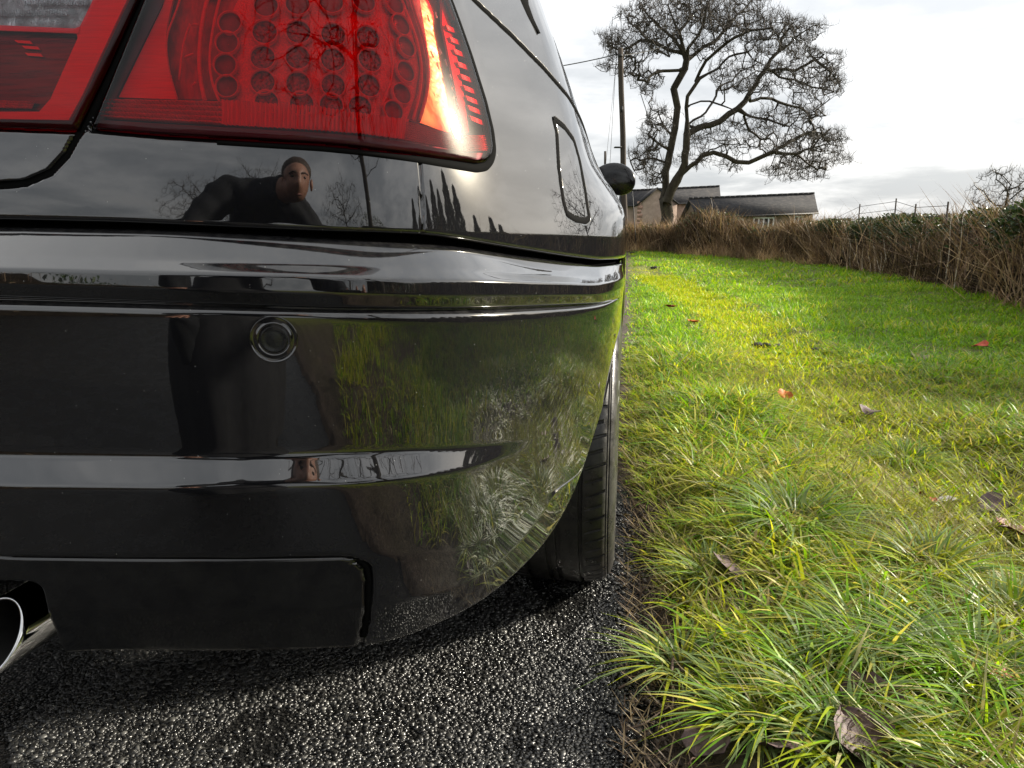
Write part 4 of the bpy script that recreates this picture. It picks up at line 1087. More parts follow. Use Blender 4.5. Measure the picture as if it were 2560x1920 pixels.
def plant(xy, hs, ws, g, tall=1.0, thin_track=.18):
    x, y = xy[:, 0], xy[:, 1]; n = len(xy)
    td = trackd(x, y); onT = 1 - sstep(.20, .58, td)
    cl = fbm(x, y, 2.1, 3); cl2 = fbm(x + 31, y - 7, .8, 2)
    l = lat(x, y)
    yel = np.clip(.17 + .24 * sstep(2.9, 1.7, y) + .60 * onT + .22 * cl + .22 * (1 - sstep(.1, 1.0, l)) * (y < 2.4) + .15 * cl2 * (y < 5) - .10 * (y > 4), .06, .95)
    bare = (fbm(x - 3, y + 5, 4.6, 3) > .55) & (y < 3)
    k = (g.random(n) > onT * thin_track) & (~bare | (g.random(n) < .3)) & (g.random(n) < .35 + .65 * sstep(-.03, .24, l))
    for lx, ly, lz in LEAFP:      # grass is thin where a leaf lies on it
        ux, uy = lx / math.hypot(lx, ly), ly / math.hypot(lx, ly); dx, dy = x - lx, y - ly
        al = dx * ux + dy * uy; ac = dx * -uy + dy * ux
        k &= ~((np.abs(ac) < lz * .45) & (al < lz * .5) & (al > -lz * 1.1)) | (g.random(n) < .10)
    x, y, td, onT, cl, yel, l = (q[k] for q in (x, y, td, onT, cl, yel, l)); n = len(x)
    h = hs * (.55 + .75 * g.random(n)) * (1 + .45 * cl) * (1 - .55 * onT) * (.5 + .5 * sstep(-.03, .30, l)) * tall
    # blades of one tuft fan out from its middle
    ax_ = np.arctan2(fbm(x, y, 6, 2), fbm(x + 5, y + 2, 6, 2)); az = ax_ + g.normal(0, 2.2, n)
    base = np.stack([x, y, vz(x, y) - .004], 1)
    col = grass_cols(n, yel, g)
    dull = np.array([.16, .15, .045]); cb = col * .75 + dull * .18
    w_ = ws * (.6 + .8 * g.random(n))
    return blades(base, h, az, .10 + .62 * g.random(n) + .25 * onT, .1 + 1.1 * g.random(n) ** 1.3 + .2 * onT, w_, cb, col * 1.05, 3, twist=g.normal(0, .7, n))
g = np.random.default_rng(11)
def thatch(xy, g, s=1.0):
    # short flattened straw under the blades
    x, y = xy[:, 0], xy[:, 1]; n = len(x)
    base = np.stack([x, y, vz(x, y) + .004 + .012 * g.random(n)], 1)
    c = np.where((g.random(n) < .30)[:, None], np.array([.36, .30, .13]), np.array([.30, .34, .03])) * (.5 + .8 * g.random((n, 1)))
    return blades(base, s * (.03 + .06 * g.random(n)), g.random(n) * 6.28, .95 + 0 * x, .2 * g.random(n), s * (.0018 + .002 * g.random(n)), c, c, 2)
def tussocks(n, k, r0, r1, az0, az1, g, hs, ws, rad):
    """turf close by: little clumps whose blades rise together, arch over and fall outward"""
    xy = scatter(n, r0, r1, az0, az1, g); x, y = xy[:, 0], xy[:, 1]; m = len(x)
    td = trackd(x, y); onT = 1 - sstep(.22, .58, td); l = lat(x, y); cl = fbm(x, y, 2.1, 3); pt = fbm(x + 13, y - 3, 3.4, 3)
    yel = np.clip(.36 + .55 * onT + .30 * pt + .26 * (1 - sstep(.1, .8, l)) - .16 * sstep(1.6, 3.6, y) + g.normal(0, .12, m), .05, .96)
    hh = hs * (.55 + .7 * g.random(m)) * (1 + .40 * cl) * (1 - .62 * onT) * (.34 + .66 * sstep(.03, .30, l + .05 * sstep(.75, 2.2, alo(x, y))))
    keep = (fbm(x - 3, y + 5, 5.5, 3) < .42) | (g.random(m) < .25)
    for lx, ly, lz in LEAFP:
        ux, uy = lx / math.hypot(lx, ly), ly / math.hypot(lx, ly); dx, dy = x - lx, y - ly
        keep &= ~((np.abs(dx * -uy + dy * ux) < lz * .62) & (dx * ux + dy * uy < lz * .6) & (dx * ux + dy * uy > -lz * 1.7))
    i = np.repeat(np.where(keep)[0], k); q = len(i)
    a = g.random(q) * 6.283; r = rad * np.sqrt(g.random(q)); bx, by = x[i] + r * np.cos(a), y[i] + r * np.sin(a)
    base = np.stack([bx, by, vz(bx, by) - .003], 1)
    az = np.where(g.random(q) < .75, a + g.normal(0, .8, q), g.random(q) * 6.283)
    col = grass_cols(q, yel[i], g); straw = g.random(q) < .05 + .13 * yel[i]
    col = np.where(straw[:, None], np.array([.44, .36, .15]) * (.6 + .6 * g.random((q, 1))), col)
    pale = (g.random(q) < .05); col = np.where(pale[:, None], np.array([.36, .44, .22]) * (.8 + .4 * g.random((q, 1))), col)
    h = hh[i] * (.45 + .8 * g.random(q)); b_ = g.random(q)
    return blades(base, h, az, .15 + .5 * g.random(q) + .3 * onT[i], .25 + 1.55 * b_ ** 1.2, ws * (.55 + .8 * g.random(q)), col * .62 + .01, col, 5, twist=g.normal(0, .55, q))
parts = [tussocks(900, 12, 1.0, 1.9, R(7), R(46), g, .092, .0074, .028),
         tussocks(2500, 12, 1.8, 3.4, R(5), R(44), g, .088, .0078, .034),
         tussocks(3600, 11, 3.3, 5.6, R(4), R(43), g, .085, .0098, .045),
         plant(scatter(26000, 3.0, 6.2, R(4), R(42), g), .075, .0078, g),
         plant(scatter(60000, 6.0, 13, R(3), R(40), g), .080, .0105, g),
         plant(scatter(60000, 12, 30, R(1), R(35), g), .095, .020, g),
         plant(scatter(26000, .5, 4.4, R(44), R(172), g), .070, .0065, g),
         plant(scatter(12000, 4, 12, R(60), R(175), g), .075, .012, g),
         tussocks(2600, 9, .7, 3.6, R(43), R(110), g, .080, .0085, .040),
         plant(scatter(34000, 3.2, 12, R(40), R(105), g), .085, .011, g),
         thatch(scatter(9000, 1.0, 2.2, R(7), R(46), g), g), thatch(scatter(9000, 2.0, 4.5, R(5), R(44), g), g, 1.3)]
# straw and crumbs washed on to the muddy edge
nq = 1500; lq, fq = g.uniform(-.012, .11, nq), g.uniform(-.25, 1.6, nq); qx, qy = wpt(lq, fq); cq = np.where((g.random(nq) < .5)[:, None], np.array([.34, .26, .15]), np.array([.12, .08, .05])) * (.5 + .8 * g.random((nq, 1)))
parts.append(blades(np.stack([qx, qy, np.maximum(vz(qx, qy), .004) + .004], 1), .015 + .035 * g.random(nq), g.random(nq) * 6.28, .95 + 0 * qx, .15 * g.random(nq), .0014 + .002 * g.random(nq), cq, cq, 2))
nq = 2600; lq, fq = g.normal(.055, .026, nq), g.uniform(-.25, 1.9, nq); qx, qy = wpt(lq, fq); rq = .0015 + .0055 * g.random(nq) ** 3
Vq, Fq3 = stones(nq, np.stack([qx, qy], 1), rq, np.maximum(vz(qx, qy), .002) + rq * .2, 91, .7)
mudm = M('mud_crumb'); _b = mudm.bsdf((.05, .036, .026), .6, spec=.4); mudm.l(mudm.vcol(), _b.inputs['Base Color'])
tag(np_mesh('mud_crumbs', Vq, Fq3, mudm.m, None, False, np.repeat(np.array([.060, .044, .033]) * (.4 + 1.2 * g.random((nq, 1))), 12, 0)), 'crumbs of damp brown mud along the edge of the tarmac', 'mud', kind='stuff')
xm = scatter(150000, 1.6, 16, R(3), R(42), g); xm = xm[trackd(xm[:, 0], xm[:, 1]) < .40 * (.6 + .6 * g.random(len(xm)))]
nm_ = len(xm); cm_ = np.where((g.random(nm_) < .25)[:, None], GREEN[g.choice(3, nm_)], YELL[g.choice(3, nm_)]) * (.75 + .45 * g.random((nm_, 1))); rm_ = np.hypot(xm[:, 0], xm[:, 1])
parts.append(blades(np.stack([xm[:, 0], xm[:, 1], vz(xm[:, 0], xm[:, 1]) - .002], 1), (.022 + .03 * g.random(nm_)) * (1 + .06 * rm_), g.random(nm_) * 6.28, .3 + .7 * g.random(nm_), .3 * g.random(nm_), .0045 * (1 + .16 * rm_), cm_, cm_, 2, twist=g.normal(0, .8, nm_)))
tag(blade_obj('grass', parts, GRASS), 'short bright green and yellowed grass covering the verge', 'grass', kind='stuff')
# the big drooping tufts close by, each a plant of its own
def tuft(px, py, rad, n, hgt, label, yel=.25, seed=0):
    g = np.random.default_rng(seed); p = gpt(px, py, .03)
    a = g.random(n) * 6.283; rr = rad * np.sqrt(g.random(n)); x = p[0] + rr * np.cos(a); y = p[1] + rr * np.sin(a)
    z0 = float(vz(np.array([p[0]]), np.array([p[1]]))[0])
    base = np.stack([x, y, vz(x, y) - .004], 1)
    az = np.arctan2(y - p[1], x - p[0]) + g.normal(0, .45, n)
    pale = np.array([.24, .33, .12]); c = grass_cols(n, np.full(n, yel), g); c = np.where((g.random(n) < .45)[:, None], pale * (.8 + .4 * g.random((n, 1))), c)
    h = hgt * (.5 + .7 * g.random(n))
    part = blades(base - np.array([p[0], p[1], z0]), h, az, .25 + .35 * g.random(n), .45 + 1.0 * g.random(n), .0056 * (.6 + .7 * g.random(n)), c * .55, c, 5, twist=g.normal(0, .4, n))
    o = blade_obj('grass_tuft', [part], GRASS); o.location = (p[0], p[1], z0); tag(o, label, 'grass tuft', 'drooping grass tufts along the verge'); return o
tuft(1985, 1330, .075, 330, .135, 'large arching pale green tuft in the middle of the near verge', .18, 1)
tuft(2170, 1620, .060, 260, .115, 'blue-green arching tuft above the big dark purple leaves', .15, 2)
tuft(1780, 1440, .050, 200, .085, 'yellowish short tuft right beside the rear tyre mud strip', .60, 3)
tuft(1900, 1790, .065, 300, .088, 'straw-yellow tuft leaning over the tarmac edge at the near end', .62, 4)
tuft(2440, 1700, .060, 240, .130, 'upright bright green tuft by the near right end of the verge', .12, 5)
tuft(1880, 1120, .055, 200, .095, 'mid-green tuft beyond the large arching one, left of the worn track', .2, 6)
tuft(2120, 1880, .060, 220, .085, 'low yellow-green tuft beside the dark leaf at the bottom of the verge', .5, 7)

tuft(2330, 1440, .06, 220, .120, 'mixed green and straw tuft below the red and silvery leaves', .45, 8)
tuft(2060, 1760, .05, 170, .125, 'sparse tall tuft with long pale blades left of the dark purple leaf', .4, 9)
tuft(1700, 1650, .045, 170, .080, 'small straw tuft overhanging the mud beside the brown stick', .8, 10)
tuft(2530, 1560, .06, 220, .120, 'straw-tipped tuft at the right edge below the maroon leaf', .55, 11)
tuft(2270, 1130, .07, 200, .100, 'green tuft on the right bank of the worn track', .25, 12)
# ------------------------------------------------------------------ fallen leaves, twigs, clods on the verge
LEAFM = M('fallen_leaf'); _b = LEAFM.bsdf((.2, .1, .05), .6, spec=.3); LEAFM.l(LEAFM.vcol(), _b.inputs['Base Color']); LEAFM.bump(LEAFM.noise(120, 4), .4, .003); LEAFM = LEAFM.m
def leaf(px, py, size, col, label, seed, tilt=.3, zup=.022):
    g = np.random.default_rng(seed); p = gpt(px, py, .03)
    nU, nV = 9, 7; u = np.linspace(0, 1, nU)[:, None]; v = np.linspace(-1, 1, nV)[None]
    lobes = 1 + .22 * np.abs(np.sin(u * 9.4 + seed)) * (u > .08)
    wdt = .48 * np.sin(np.pi * u ** .8) ** .8 * lobes
    x = (u - .5) + 0 * v; y = wdt * v * (1 + .08 * g.random((nU, nV)))
    z = .16 * (v ** 2) * np.sin(np.pi * u) + .10 * np.sin(u * 4 + seed) + .03 * g.normal(size=(nU, nV))
    V = np.stack([x, y, z], -1) * size
    a = g.random() * 6.28; ty, tx = (g.random(2) - .5) * 2 * tilt
    Rm = np.array((Matrix.Rotation(a, 3, 'Z') @ Matrix.Rotation(ty, 3, 'Y') @ Matrix.Rotation(tx, 3, 'X')))
    V = V.reshape(-1, 3) @ Rm.T
    z0 = float(vz(np.array([p[0]]), np.array([p[1]]))[0]) + zup
    c = np.array(col) * (.75 + .5 * g.random((nU * nV, 1)))
    F = grid_faces(nU, nV); V2_ = V - np.array([0, 0, .0012])
    Vall = np.concatenate([V, V2_]); Fall = np.concatenate([F, F[:, ::-1] + len(V)])
    o = np_mesh('fallen_leaf', Vall, Fall, LEAFM, None, True, np.concatenate([c, c * .8])); o.location = (p[0], p[1], z0)
    mb = MB(); q = np.array([[-.5, 0, .10 * math.sin(seed)], [-.62, .03, .0], [-.80, .02, -.03]]) * size; mb.tube(q @ Rm.T, [.0012 * size / .05, .0011 * size / .05, .0008 * size / .05], 5)
    tag(o, label, 'leaf', 'dead leaves fallen on the verge')
    st = mb.build('stalk', LEAFM_ST, None); st.parent = o
    return o
LEAFM_ST = simple('leaf_stalk', (.10, .05, .03), .6)
for k, (px, py, sz, c, lb) in enumerate(LEAVES):
    leaf(px, py, sz, c, lb, 20 + k, .55 if sz < .06 else .30, .022 if py > 1100 else .040)
SOIL = simple('dark_clod', (.022, .017, .013), .9, nscale=60, namp=.5, bump=.8, bdist=.01)
for k, (px, py, sz, lb) in enumerate(((1884, 782, .075, 'dark soil clod at the far bend of the worn track'), (1903, 867, .065, 'pair-like dark clod on the yellow track below the bend'),
    (2040, 881, .060, 'single dark clod right of the yellow track middle'), (1640, 690, .16, 'low heap of dug soil beside the car far along the verge'), (1585, 672, .14, 'dark soil heap nearest to the car shoulder'), (1600, 655, .10, 'small soil heap farthest up the verge'))):
    p = gpt(px, py, .02); g = np.random.default_rng(60 + k); mb = MB()
    for q in range(7):
        Vs, Fs = stones(1, np.array([[p[0] + sz * g.normal() * .55, p[1] + sz * g.normal() * .5]]), np.array([sz * (.35 + .35 * g.random())]), np.array([float(vz(np.array([p[0]]), np.array([p[1]]))[0]) + .01]), 80 + k * 9 + q, .5)
        mb.add(Vs, F3=Fs)
    o = mb.build('soil_clod', SOIL, None, False); tag(o, lb, 'soil clod', 'clods of dug soil on the verge')
WOOD = simple('twig_bark', (.10, .065, .045), .7, nscale=90, namp=.4)
for pl, r, lb in (([(1683, 1655), (1676, 1720), (1681, 1780), (1673, 1840)], .0032, 'thin brown stick lying along the mud at the tarmac edge'),
                  ([(1546, 1745), (1590, 1720), (1640, 1692)], .0022, 'short broken twig pointing over the tarmac edge'),
                  ([(1562, 1852), (1610, 1835), (1668, 1795)], .0022, 'curved dry grass stem lying on the wet tarmac corner')):
    mb = MB(); q = np.array([gpt(x, y, .0) for x, y in pl]); q[:, 2] = np.maximum(vz(q[:, 0], q[:, 1]), 0) + .008
    mb.tube(q, np.linspace(r, r * .5, len(q)), 6); tag(mb.build('twig', WOOD), lb, 'twig')
# ------------------------------------------------------------------ hedges
def path_pts(P, step):
    P = np.asarray(P, float); d = np.concatenate([[0], np.cumsum(np.hypot(*np.diff(P, axis=0).T))])
    t = np.arange(0, d[-1], step); return np.stack([np.interp(t, d, P[:, 0]), np.interp(t, d, P[:, 1])], 1), d[-1]
HCORE = simple('hedge_shade', (.022, .017, .012), .95, nscale=9, namp=.5, spec=0)  # near-black opaque core, its colour stands in for shade among the stems
def hedge_core(parent, P, thick, hfun, name='shaded_core', side=1):
    q, Ld = path_pts(P, .22); q = gsmooth(q, 3, 0)
    T = np.gradient(q, axis=0); T /= np.linalg.norm(T, axis=1)[:, None]; Nn = np.stack([T[:, 1], -T[:, 0]], 1) * side
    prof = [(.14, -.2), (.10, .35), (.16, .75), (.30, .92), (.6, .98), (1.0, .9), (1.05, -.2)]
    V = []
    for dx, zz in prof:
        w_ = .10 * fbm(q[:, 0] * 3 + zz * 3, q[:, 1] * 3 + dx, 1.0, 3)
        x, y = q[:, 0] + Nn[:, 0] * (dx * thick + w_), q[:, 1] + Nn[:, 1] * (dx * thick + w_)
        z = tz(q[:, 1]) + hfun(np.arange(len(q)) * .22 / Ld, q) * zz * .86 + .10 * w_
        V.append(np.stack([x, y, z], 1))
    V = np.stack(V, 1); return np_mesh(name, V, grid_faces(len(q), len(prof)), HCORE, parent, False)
def hedge_scatter(P, n, g, side=1):
    q, Ld = path_pts(P, .05); q = gsmooth(q, 12, 0); i = g.integers(1, len(q) - 1, n)
    T = q[i + 1] - q[i - 1]; T /= np.linalg.norm(T, axis=1)[:, None] + 1e-9; Nn = np.stack([T[:, 1], -T[:, 0]], 1) * side
    return q[i], Nn, i * .05 / Ld
def leaf_quads(c, size, g, col):
    """small two-faced folded leaves"""
    n = len(c); a = g.normal(size=(n, 3)); a[:, 2] *= .6; a /= np.linalg.norm(a, axis=1)[:, None]
    b = np.cross(a, g.normal(size=(n, 3))); b /= np.linalg.norm(b, axis=1)[:, None]; nn = np.cross(a, b)
    s_ = (size * (.6 + .8 * g.random(n)))[:, None]
    V = np.stack([c - a * s_ * .5, c + b * s_ * .32 + nn * s_ * .12, c + a * s_ * .55, c - b * s_ * .32 + nn * s_ * .12], 1)
    o = np.arange(n)[:, None] * 4
    return V.reshape(-1, 3), np.concatenate([o + [[0, 1, 2]], o + [[0, 2, 3]]]), np.zeros((0, 4), int), np.repeat(col, 4, 0)
LEAFG = leafy('hedge_leaf', .42, .2, .4)
def twigs(c, h, g, cols, wid, wob=.5, seg=4):
    n = len(c); col = cols[g.integers(0, len(cols), n)] * (.55 + .9 * g.random((n, 1))) * np.clip(1 + 1.1 * fbm(c[:, 0] * 2 + c[:, 2] * 3, c[:, 1] * 2 - c[:, 2] * 2, 1.1, 3), .35, 1.9)[:, None]
    return blades(c, h, g.random(n) * 6.28, g.normal(0, .62, n), g.normal(0, wob, n), wid * (.6 + .9 * g.random(n)), col, col * 1.1, seg, twist=g.random(n) * 6.28)
BROWN = np.array([[.115, .070, .042], [.17, .11, .07], [.23, .16, .10], [.085, .055, .042], [.14, .095, .075], [.27, .20, .13]])
STRAW = np.array([[.25, .175, .095], [.20, .135, .07], [.31, .225, .13], [.16, .10, .055]])
PALE = np.array([[.50, .40, .29], [.58, .50, .40], [.42, .30, .20]])
IVY = np.array([[.022, .045, .012], [.035, .065, .016], [.055, .085, .022], [.018, .030, .012], [.075, .095, .03]])
def hedge(name, P, hfun, thick, label, n_twig, n_straw, n_leaf, leaf_lo, seed, group, side=1, tw=.008, lsz=.055, core=True, pale=0):
    g = np.random.default_rng(seed); mid = np.mean(P, 0)
    root = empty(name, (float(mid[0]), float(mid[1]), float(tz(mid[1])))); tag(root, label, 'hedge', group)
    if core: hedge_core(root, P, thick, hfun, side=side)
    q, Nn, u = hedge_scatter(P, n_twig, g, side); H = hfun(u, q)
    dep = thick * .10 + thick * .35 * g.random(n_twig) ** 1.5; z0 = H * .85 * g.random(n_twig) ** 1.3
    c = np.stack([q[:, 0] + Nn[:, 0] * dep, q[:, 1] + Nn[:, 1] * dep, tz(q[:, 1]) + z0], 1)
    h = np.minimum(.25 + .55 * g.random(n_twig), np.maximum(H - z0, .1) * 1.02)
    part = [twigs(c, h, g, BROWN, tw)]
    blade_obj('stems', part, STALK, root)['kind'] = 'stuff'
    if n_straw:
        q, Nn, u = hedge_scatter(P, n_straw, g, side); H = hfun(u, q)
        dep = -.25 * g.random(n_straw) + thick * .5 * g.random(n_straw); z0 = np.clip(H * (.05 + .95 * g.random(n_straw)) - .25 - (dep < .05) * .4 * H * g.random(n_straw), 0, None)
        c = np.stack([q[:, 0] + Nn[:, 0] * dep, q[:, 1] + Nn[:, 1] * dep, tz(q[:, 1]) + z0], 1)
        blade_obj('dead_grass', [twigs(c, np.minimum(.25 + .4 * g.random(n_straw), np.maximum(H - z0, .05) + .10 * g.random(n_straw)), g, np.vstack([STRAW, BROWN[:3]]), tw * .9, .8)], STALK, root)['kind'] = 'stuff'
    if n_leaf:
        q, Nn, u = hedge_scatter(P, n_leaf, g, side); H = hfun(u, q)
        t = leaf_lo + (1 - leaf_lo) * g.random(n_leaf) ** .55
        cl = fbm(q[:, 0] * 2 + t, q[:, 1] * 2 + 2 * t, 1.2, 3)
        dep = thick * (-.06 + .26 * g.random(n_leaf)) + thick * .75 * np.maximum(t - .85, 0) / .15 * g.random(n_leaf)
        k = g.random(n_leaf) < np.clip(.30 + 1.1 * cl + 1.0 * sstep(.7, .95, t), .05, 1)
        c = np.stack([q[:, 0] + Nn[:, 0] * dep, q[:, 1] + Nn[:, 1] * dep, tz(q[:, 1]) + H * t * (1.0 + .06 * cl)], 1)[k]
        col = IVY[g.choice(5, len(c), p=[.3, .28, .18, .14, .10])] * (.7 + .6 * g.random((len(c), 1)))
        blade_obj('leaves', [leaf_quads(c, lsz, g, col)], LEAFG, root, False)['kind'] = 'stuff'
    for kk in range(pale):
        q, Nn, u = hedge_scatter(P, 1, g, side); H = float(hfun(u, q)[0]); L_ = H * (.35 + .7 * g.random())
        z0 = float(tz(q[0, 1])) + H * .35 * g.random() ** 2; a = g.normal(0, .35); cu = g.normal(0, .5); t = np.linspace(0, 1, 7)
        tt = np.array([-Nn[0, 1], Nn[0, 0]]) 
        dx = L_ * (a * t + cu * t * t * .5 + .03 * np.sin(t * 9 + kk)); dp = -.06 + thick * .12 * g.random()
        pts = np.stack([q[0, 0] + Nn[0, 0] * dp + tt[0] * dx, q[0, 1] + Nn[0, 1] * dp + tt[1] * dx, z0 + L_ * t * .9], 1)
        mb = MB(); mb.tube(pts, np.linspace(.010, .004, 7), 5); o = mb.build('pale_stem', PALEM[kk % 3], root)
    return root
PALEM = [simple('pale_stem_%s' % n, tuple(c), .7, nscale=40, namp=.3) for n, c in zip(('tan', 'bleached', 'brown'), PALE)]
hp = hedge_path
h_ivy = lambda u, q: 1.26 + .06 * fbm(q[:, 0], q[:, 1], .9, 3) + .10 * sstep(9, 5, q[:, 1])
h_brn = lambda u, q: 1.10 + .18 * fbm(q[:, 0], q[:, 1], .8, 3) + .40 * np.exp(-((q[:, 0] - 6.6) / .8) ** 2) * (q[:, 1] > 20)
hedge('hedge', hp[3:10], h_ivy, .95, 'leafy field hedge with ivy over bare brown stems along the right of the verge', 13000, 3500, 34000, .55, 31, 'hedges round the verge', tw=.012, pale=40)
hedge('hedge', hp[8:], h_brn, 1.3, 'brown bramble and dead grass hedge curving away in front of the farm', 12000, 13000, 2600, .25, 32, 'hedges round the verge', tw=.016, lsz=.07, pale=24)
hedge('hedge', hp[:4], h_ivy, .95, 'hedge continuing behind the photographer beside the verge', 3500, 900, 7000, .15, 33, 'hedges round the verge', tw=.014, lsz=.075)
hedge('hedge', np.array([[-5.2, 14], [-5.0, 2], [-5.3, -12], [-5.8, -30]]), lambda u, q: 1.5 + .15 * fbm(q[:, 0], q[:, 1], .8, 3), 1.0, 'clipped dark hedge on the far side of the lane', 3000, 0, 9000, .1, 34, 'hedges round the verge', side=1, tw=.014, lsz=.08)
# brown grass at the foot of the far end
g = np.random.default_rng(41); n = 5000
q, Nn, u = hedge_scatter(hp[8:], n, g); dp = -.7 * g.random(n) ** 1.5
c = np.stack([q[:, 0] + Nn[:, 0] * dp, q[:, 1] + Nn[:, 1] * dp, tz(q[:, 1])], 1)
tag(blade_obj('dead_grass', [twigs(c, .15 + .3 * g.random(n), g, STRAW, .014, .6)], STALK), 'fringe of dead brown grass at the foot of the bramble hedge', 'dead grass', kind='stuff')

# ------------------------------------------------------------------ trees
BARK = M('bark'); _b = BARK.bsdf((.05, .042, .032), .85, spec=.2)
_f = BARK.noise(6, 7, .7, stretch=(1, 1, .35)); BARK.l(BARK.ramp(_f, [(.3, (.022, .018, .013)), (.55, (.055, .046, .034)), (.75, (.085, .085, .05))]), _b.inputs['Base Color']); BARK.bump(_f, .9, .05); BARK = BARK.m
TWIG = M('twig'); _b = TWIG.bsdf((.05, .04, .034), .8, spec=.15); TWIG.l(TWIG.vcol(), _b.inputs['Base Color']); TWIG = TWIG.m
def grow(limbs, attr, g, seglen=.45, r_tip=.010, power=2.35, wob=.14):
    """limbs: list of 3-d polylines, first ones lead; attractors are joined one by one to the nearest wood"""
    pos, par = [], []
    def add(p, pr): pos.append(np.asarray(p, float)); par.append(pr); return len(pos) - 1
    for li, P in enumerate(limbs):
        P = np.asarray(P, float)
        if not pos: last = add(P[0], -1); start = 1
        else:
            A = np.array(pos); last = int(((A - P[0]) ** 2).sum(1).argmin()); start = 0 if np.linalg.norm(A[last] - P[0]) > .25 else 1
        for k in range(start, len(P)):
            a, b = pos[last], P[k]; m = max(1, int(np.linalg.norm(b - a) / seglen))
            for j in range(1, m + 1):
                last = add(a + (b - a) * j / m + (g.normal(0, .035, 3) if j < m else 0), last)
    nl = len(pos)
    A = np.array(pos); d = np.array([((A - a) ** 2).sum(1).min() for a in attr]); order = np.argsort(d)
    kd = kdtree.KDTree(nl + 40 * len(attr)); 
    cnt = 0
    def rebuild():
        k = kdtree.KDTree(len(pos))
        for i, p in enumerate(pos): k.insert(p, i)
        k.balance(); return k
    kd = rebuild(); fresh = []
    for c, ai in enumerate(order):
        a = attr[ai]; co, i, dist = kd.find(a)
        for f in fresh:
            dd = np.linalg.norm(pos[f] - a)
            if dd < dist: dist, i = dd, f
        if dist < .06: continue
        p0 = pos[i]; m = max(1, int(dist / seglen + .6)); last = i
        dirp = p0 - pos[par[i]] if par[i] >= 0 else np.array([0, 0, 1.0]); dirp = dirp / (np.linalg.norm(dirp) + 1e-9)
        ctrl = p0 + dirp * dist * .35 + np.array([0, 0, .10 * dist])
        for j in range(1, m + 1):
            t = j / m; p = (1 - t) ** 2 * p0 + 2 * t * (1 - t) * ctrl + t * t * a + (g.normal(0, wob * seglen, 3) if j < m else 0)
            last = add(p, last); fresh.append(last)
        if len(fresh) > 160: kd = rebuild(); fresh = []
    pos = np.array(pos); par = np.array(par); n = len(pos)
    acc = np.zeros(n); child = np.zeros(n, int)
    for i in range(n - 1, 0, -1): child[par[i]] += 1
    for i in range(n - 1, -1, -1):
        if child[i] == 0: acc[i] = r_tip ** power
        if par[i] >= 0: acc[par[i]] += acc[i] if acc[i] > 0 else r_tip ** power
    rad = np.maximum(acc, r_tip ** power) ** (1 / power)
    return pos, par, np.where(rad > .04, .04 + (rad - .04) * np.where(rad > .22, .92, .74), rad), nl, child
def seg_prisms(A, B, ra, rb, k):
    n = len(A); D = B - A; Ln = np.linalg.norm(D, axis=1)[:, None] + 1e-9; D = D / Ln
    ref = np.where(np.abs(D[:, 2:3]) < .9, np.array([[0, 0, 1.0]]), np.array([[1.0, 0, 0]]))
    U = np.cross(D, ref); U /= np.linalg.norm(U, axis=1)[:, None]; W = np.cross(D, U)
    B = B + D * rb[:, None] * .3
    a = np.arange(k) * 2 * np.pi / k
    o = np.cos(a)[None, :, None] * U[:, None] + np.sin(a)[None, :, None] * W[:, None]
    V = np.concatenate([A[:, None] + o * ra[:, None, None], B[:, None] + o * rb[:, None, None]], 1)
    b = np.arange(n)[:, None, None] * 2 * k; j = np.arange(k)
    F = np.stack([j, (j + 1) % k, k + (j + 1) % k, k + j], -1)[None] + b
    return V.reshape(-1, 3), F.reshape(-1, 4)
def tree_meshes(pos, par, rad, nl, child, g, trunk_scale=1.0, base_flare=.0, ntip=3, tip=.34, tipw=.012, rtrunk=None, wood_r=.055):
    i = np.arange(1, len(pos)); i = i[par[i] >= 0]
    ra, rb = rad[par[i]], rad[i]; ra = np.minimum(ra, rb * 1.6 + .01)
    big = rb > wood_r
    Vt, Ft = seg_prisms(pos[par[i]][big], pos[i][big], ra[big], rb[big], 9)
    Vm, Fm = seg_prisms(pos[par[i]][~big & (rb > .02)], pos[i][~big & (rb > .02)], ra[~big & (rb > .02)], rb[~big & (rb > .02)], 5)
    s_ = ~big & (rb <= .02)
    Vs, Fs = seg_prisms(pos[par[i]][s_], pos[i][s_], ra[s_], rb[s_], 3)
    # fine spray at the ends
    tips = i[(rb <= r_thr(rad))]; T = np.repeat(tips, ntip); n = len(T)
    D = pos[T] - pos[par[T]]; az = np.arctan2(D[:, 1], D[:, 0]) + g.normal(0, 1.0, n)
    col = np.array([[.060, .050, .042]]) * (.6 + .8 * g.random((n, 1)))
    el = D[:, 2] / (np.linalg.norm(D, axis=1) + 1e-9)
    fr = g.random((n, 1)); base = pos[par[T]] * fr + pos[T] * (1 - fr)
    bl = blades(base, tip * (.5 + .8 * g.random(n)), az, np.clip(.5 - .5 * el + g.normal(0, .35, n), -.6, 1.1), g.normal(.1, .5, n), tipw * (.7 + .6 * g.random(n)), col, col, 3, twist=g.random(n) * 6.28)
    colw = np.array([.050, .042, .036])
    V = np.concatenate([Vm, Vs, bl[0]]); F4 = np.concatenate([Fm, Fs + len(Vm), bl[2] + len(Vm) + len(Vs)]); F3 = bl[1] + len(Vm) + len(Vs)
    C = np.concatenate([np.tile(colw, (len(Vm) + len(Vs), 1)), bl[3]])
    return (Vt, Ft), (V, F3, F4, C)
def r_thr(rad): return np.percentile(rad, 78)
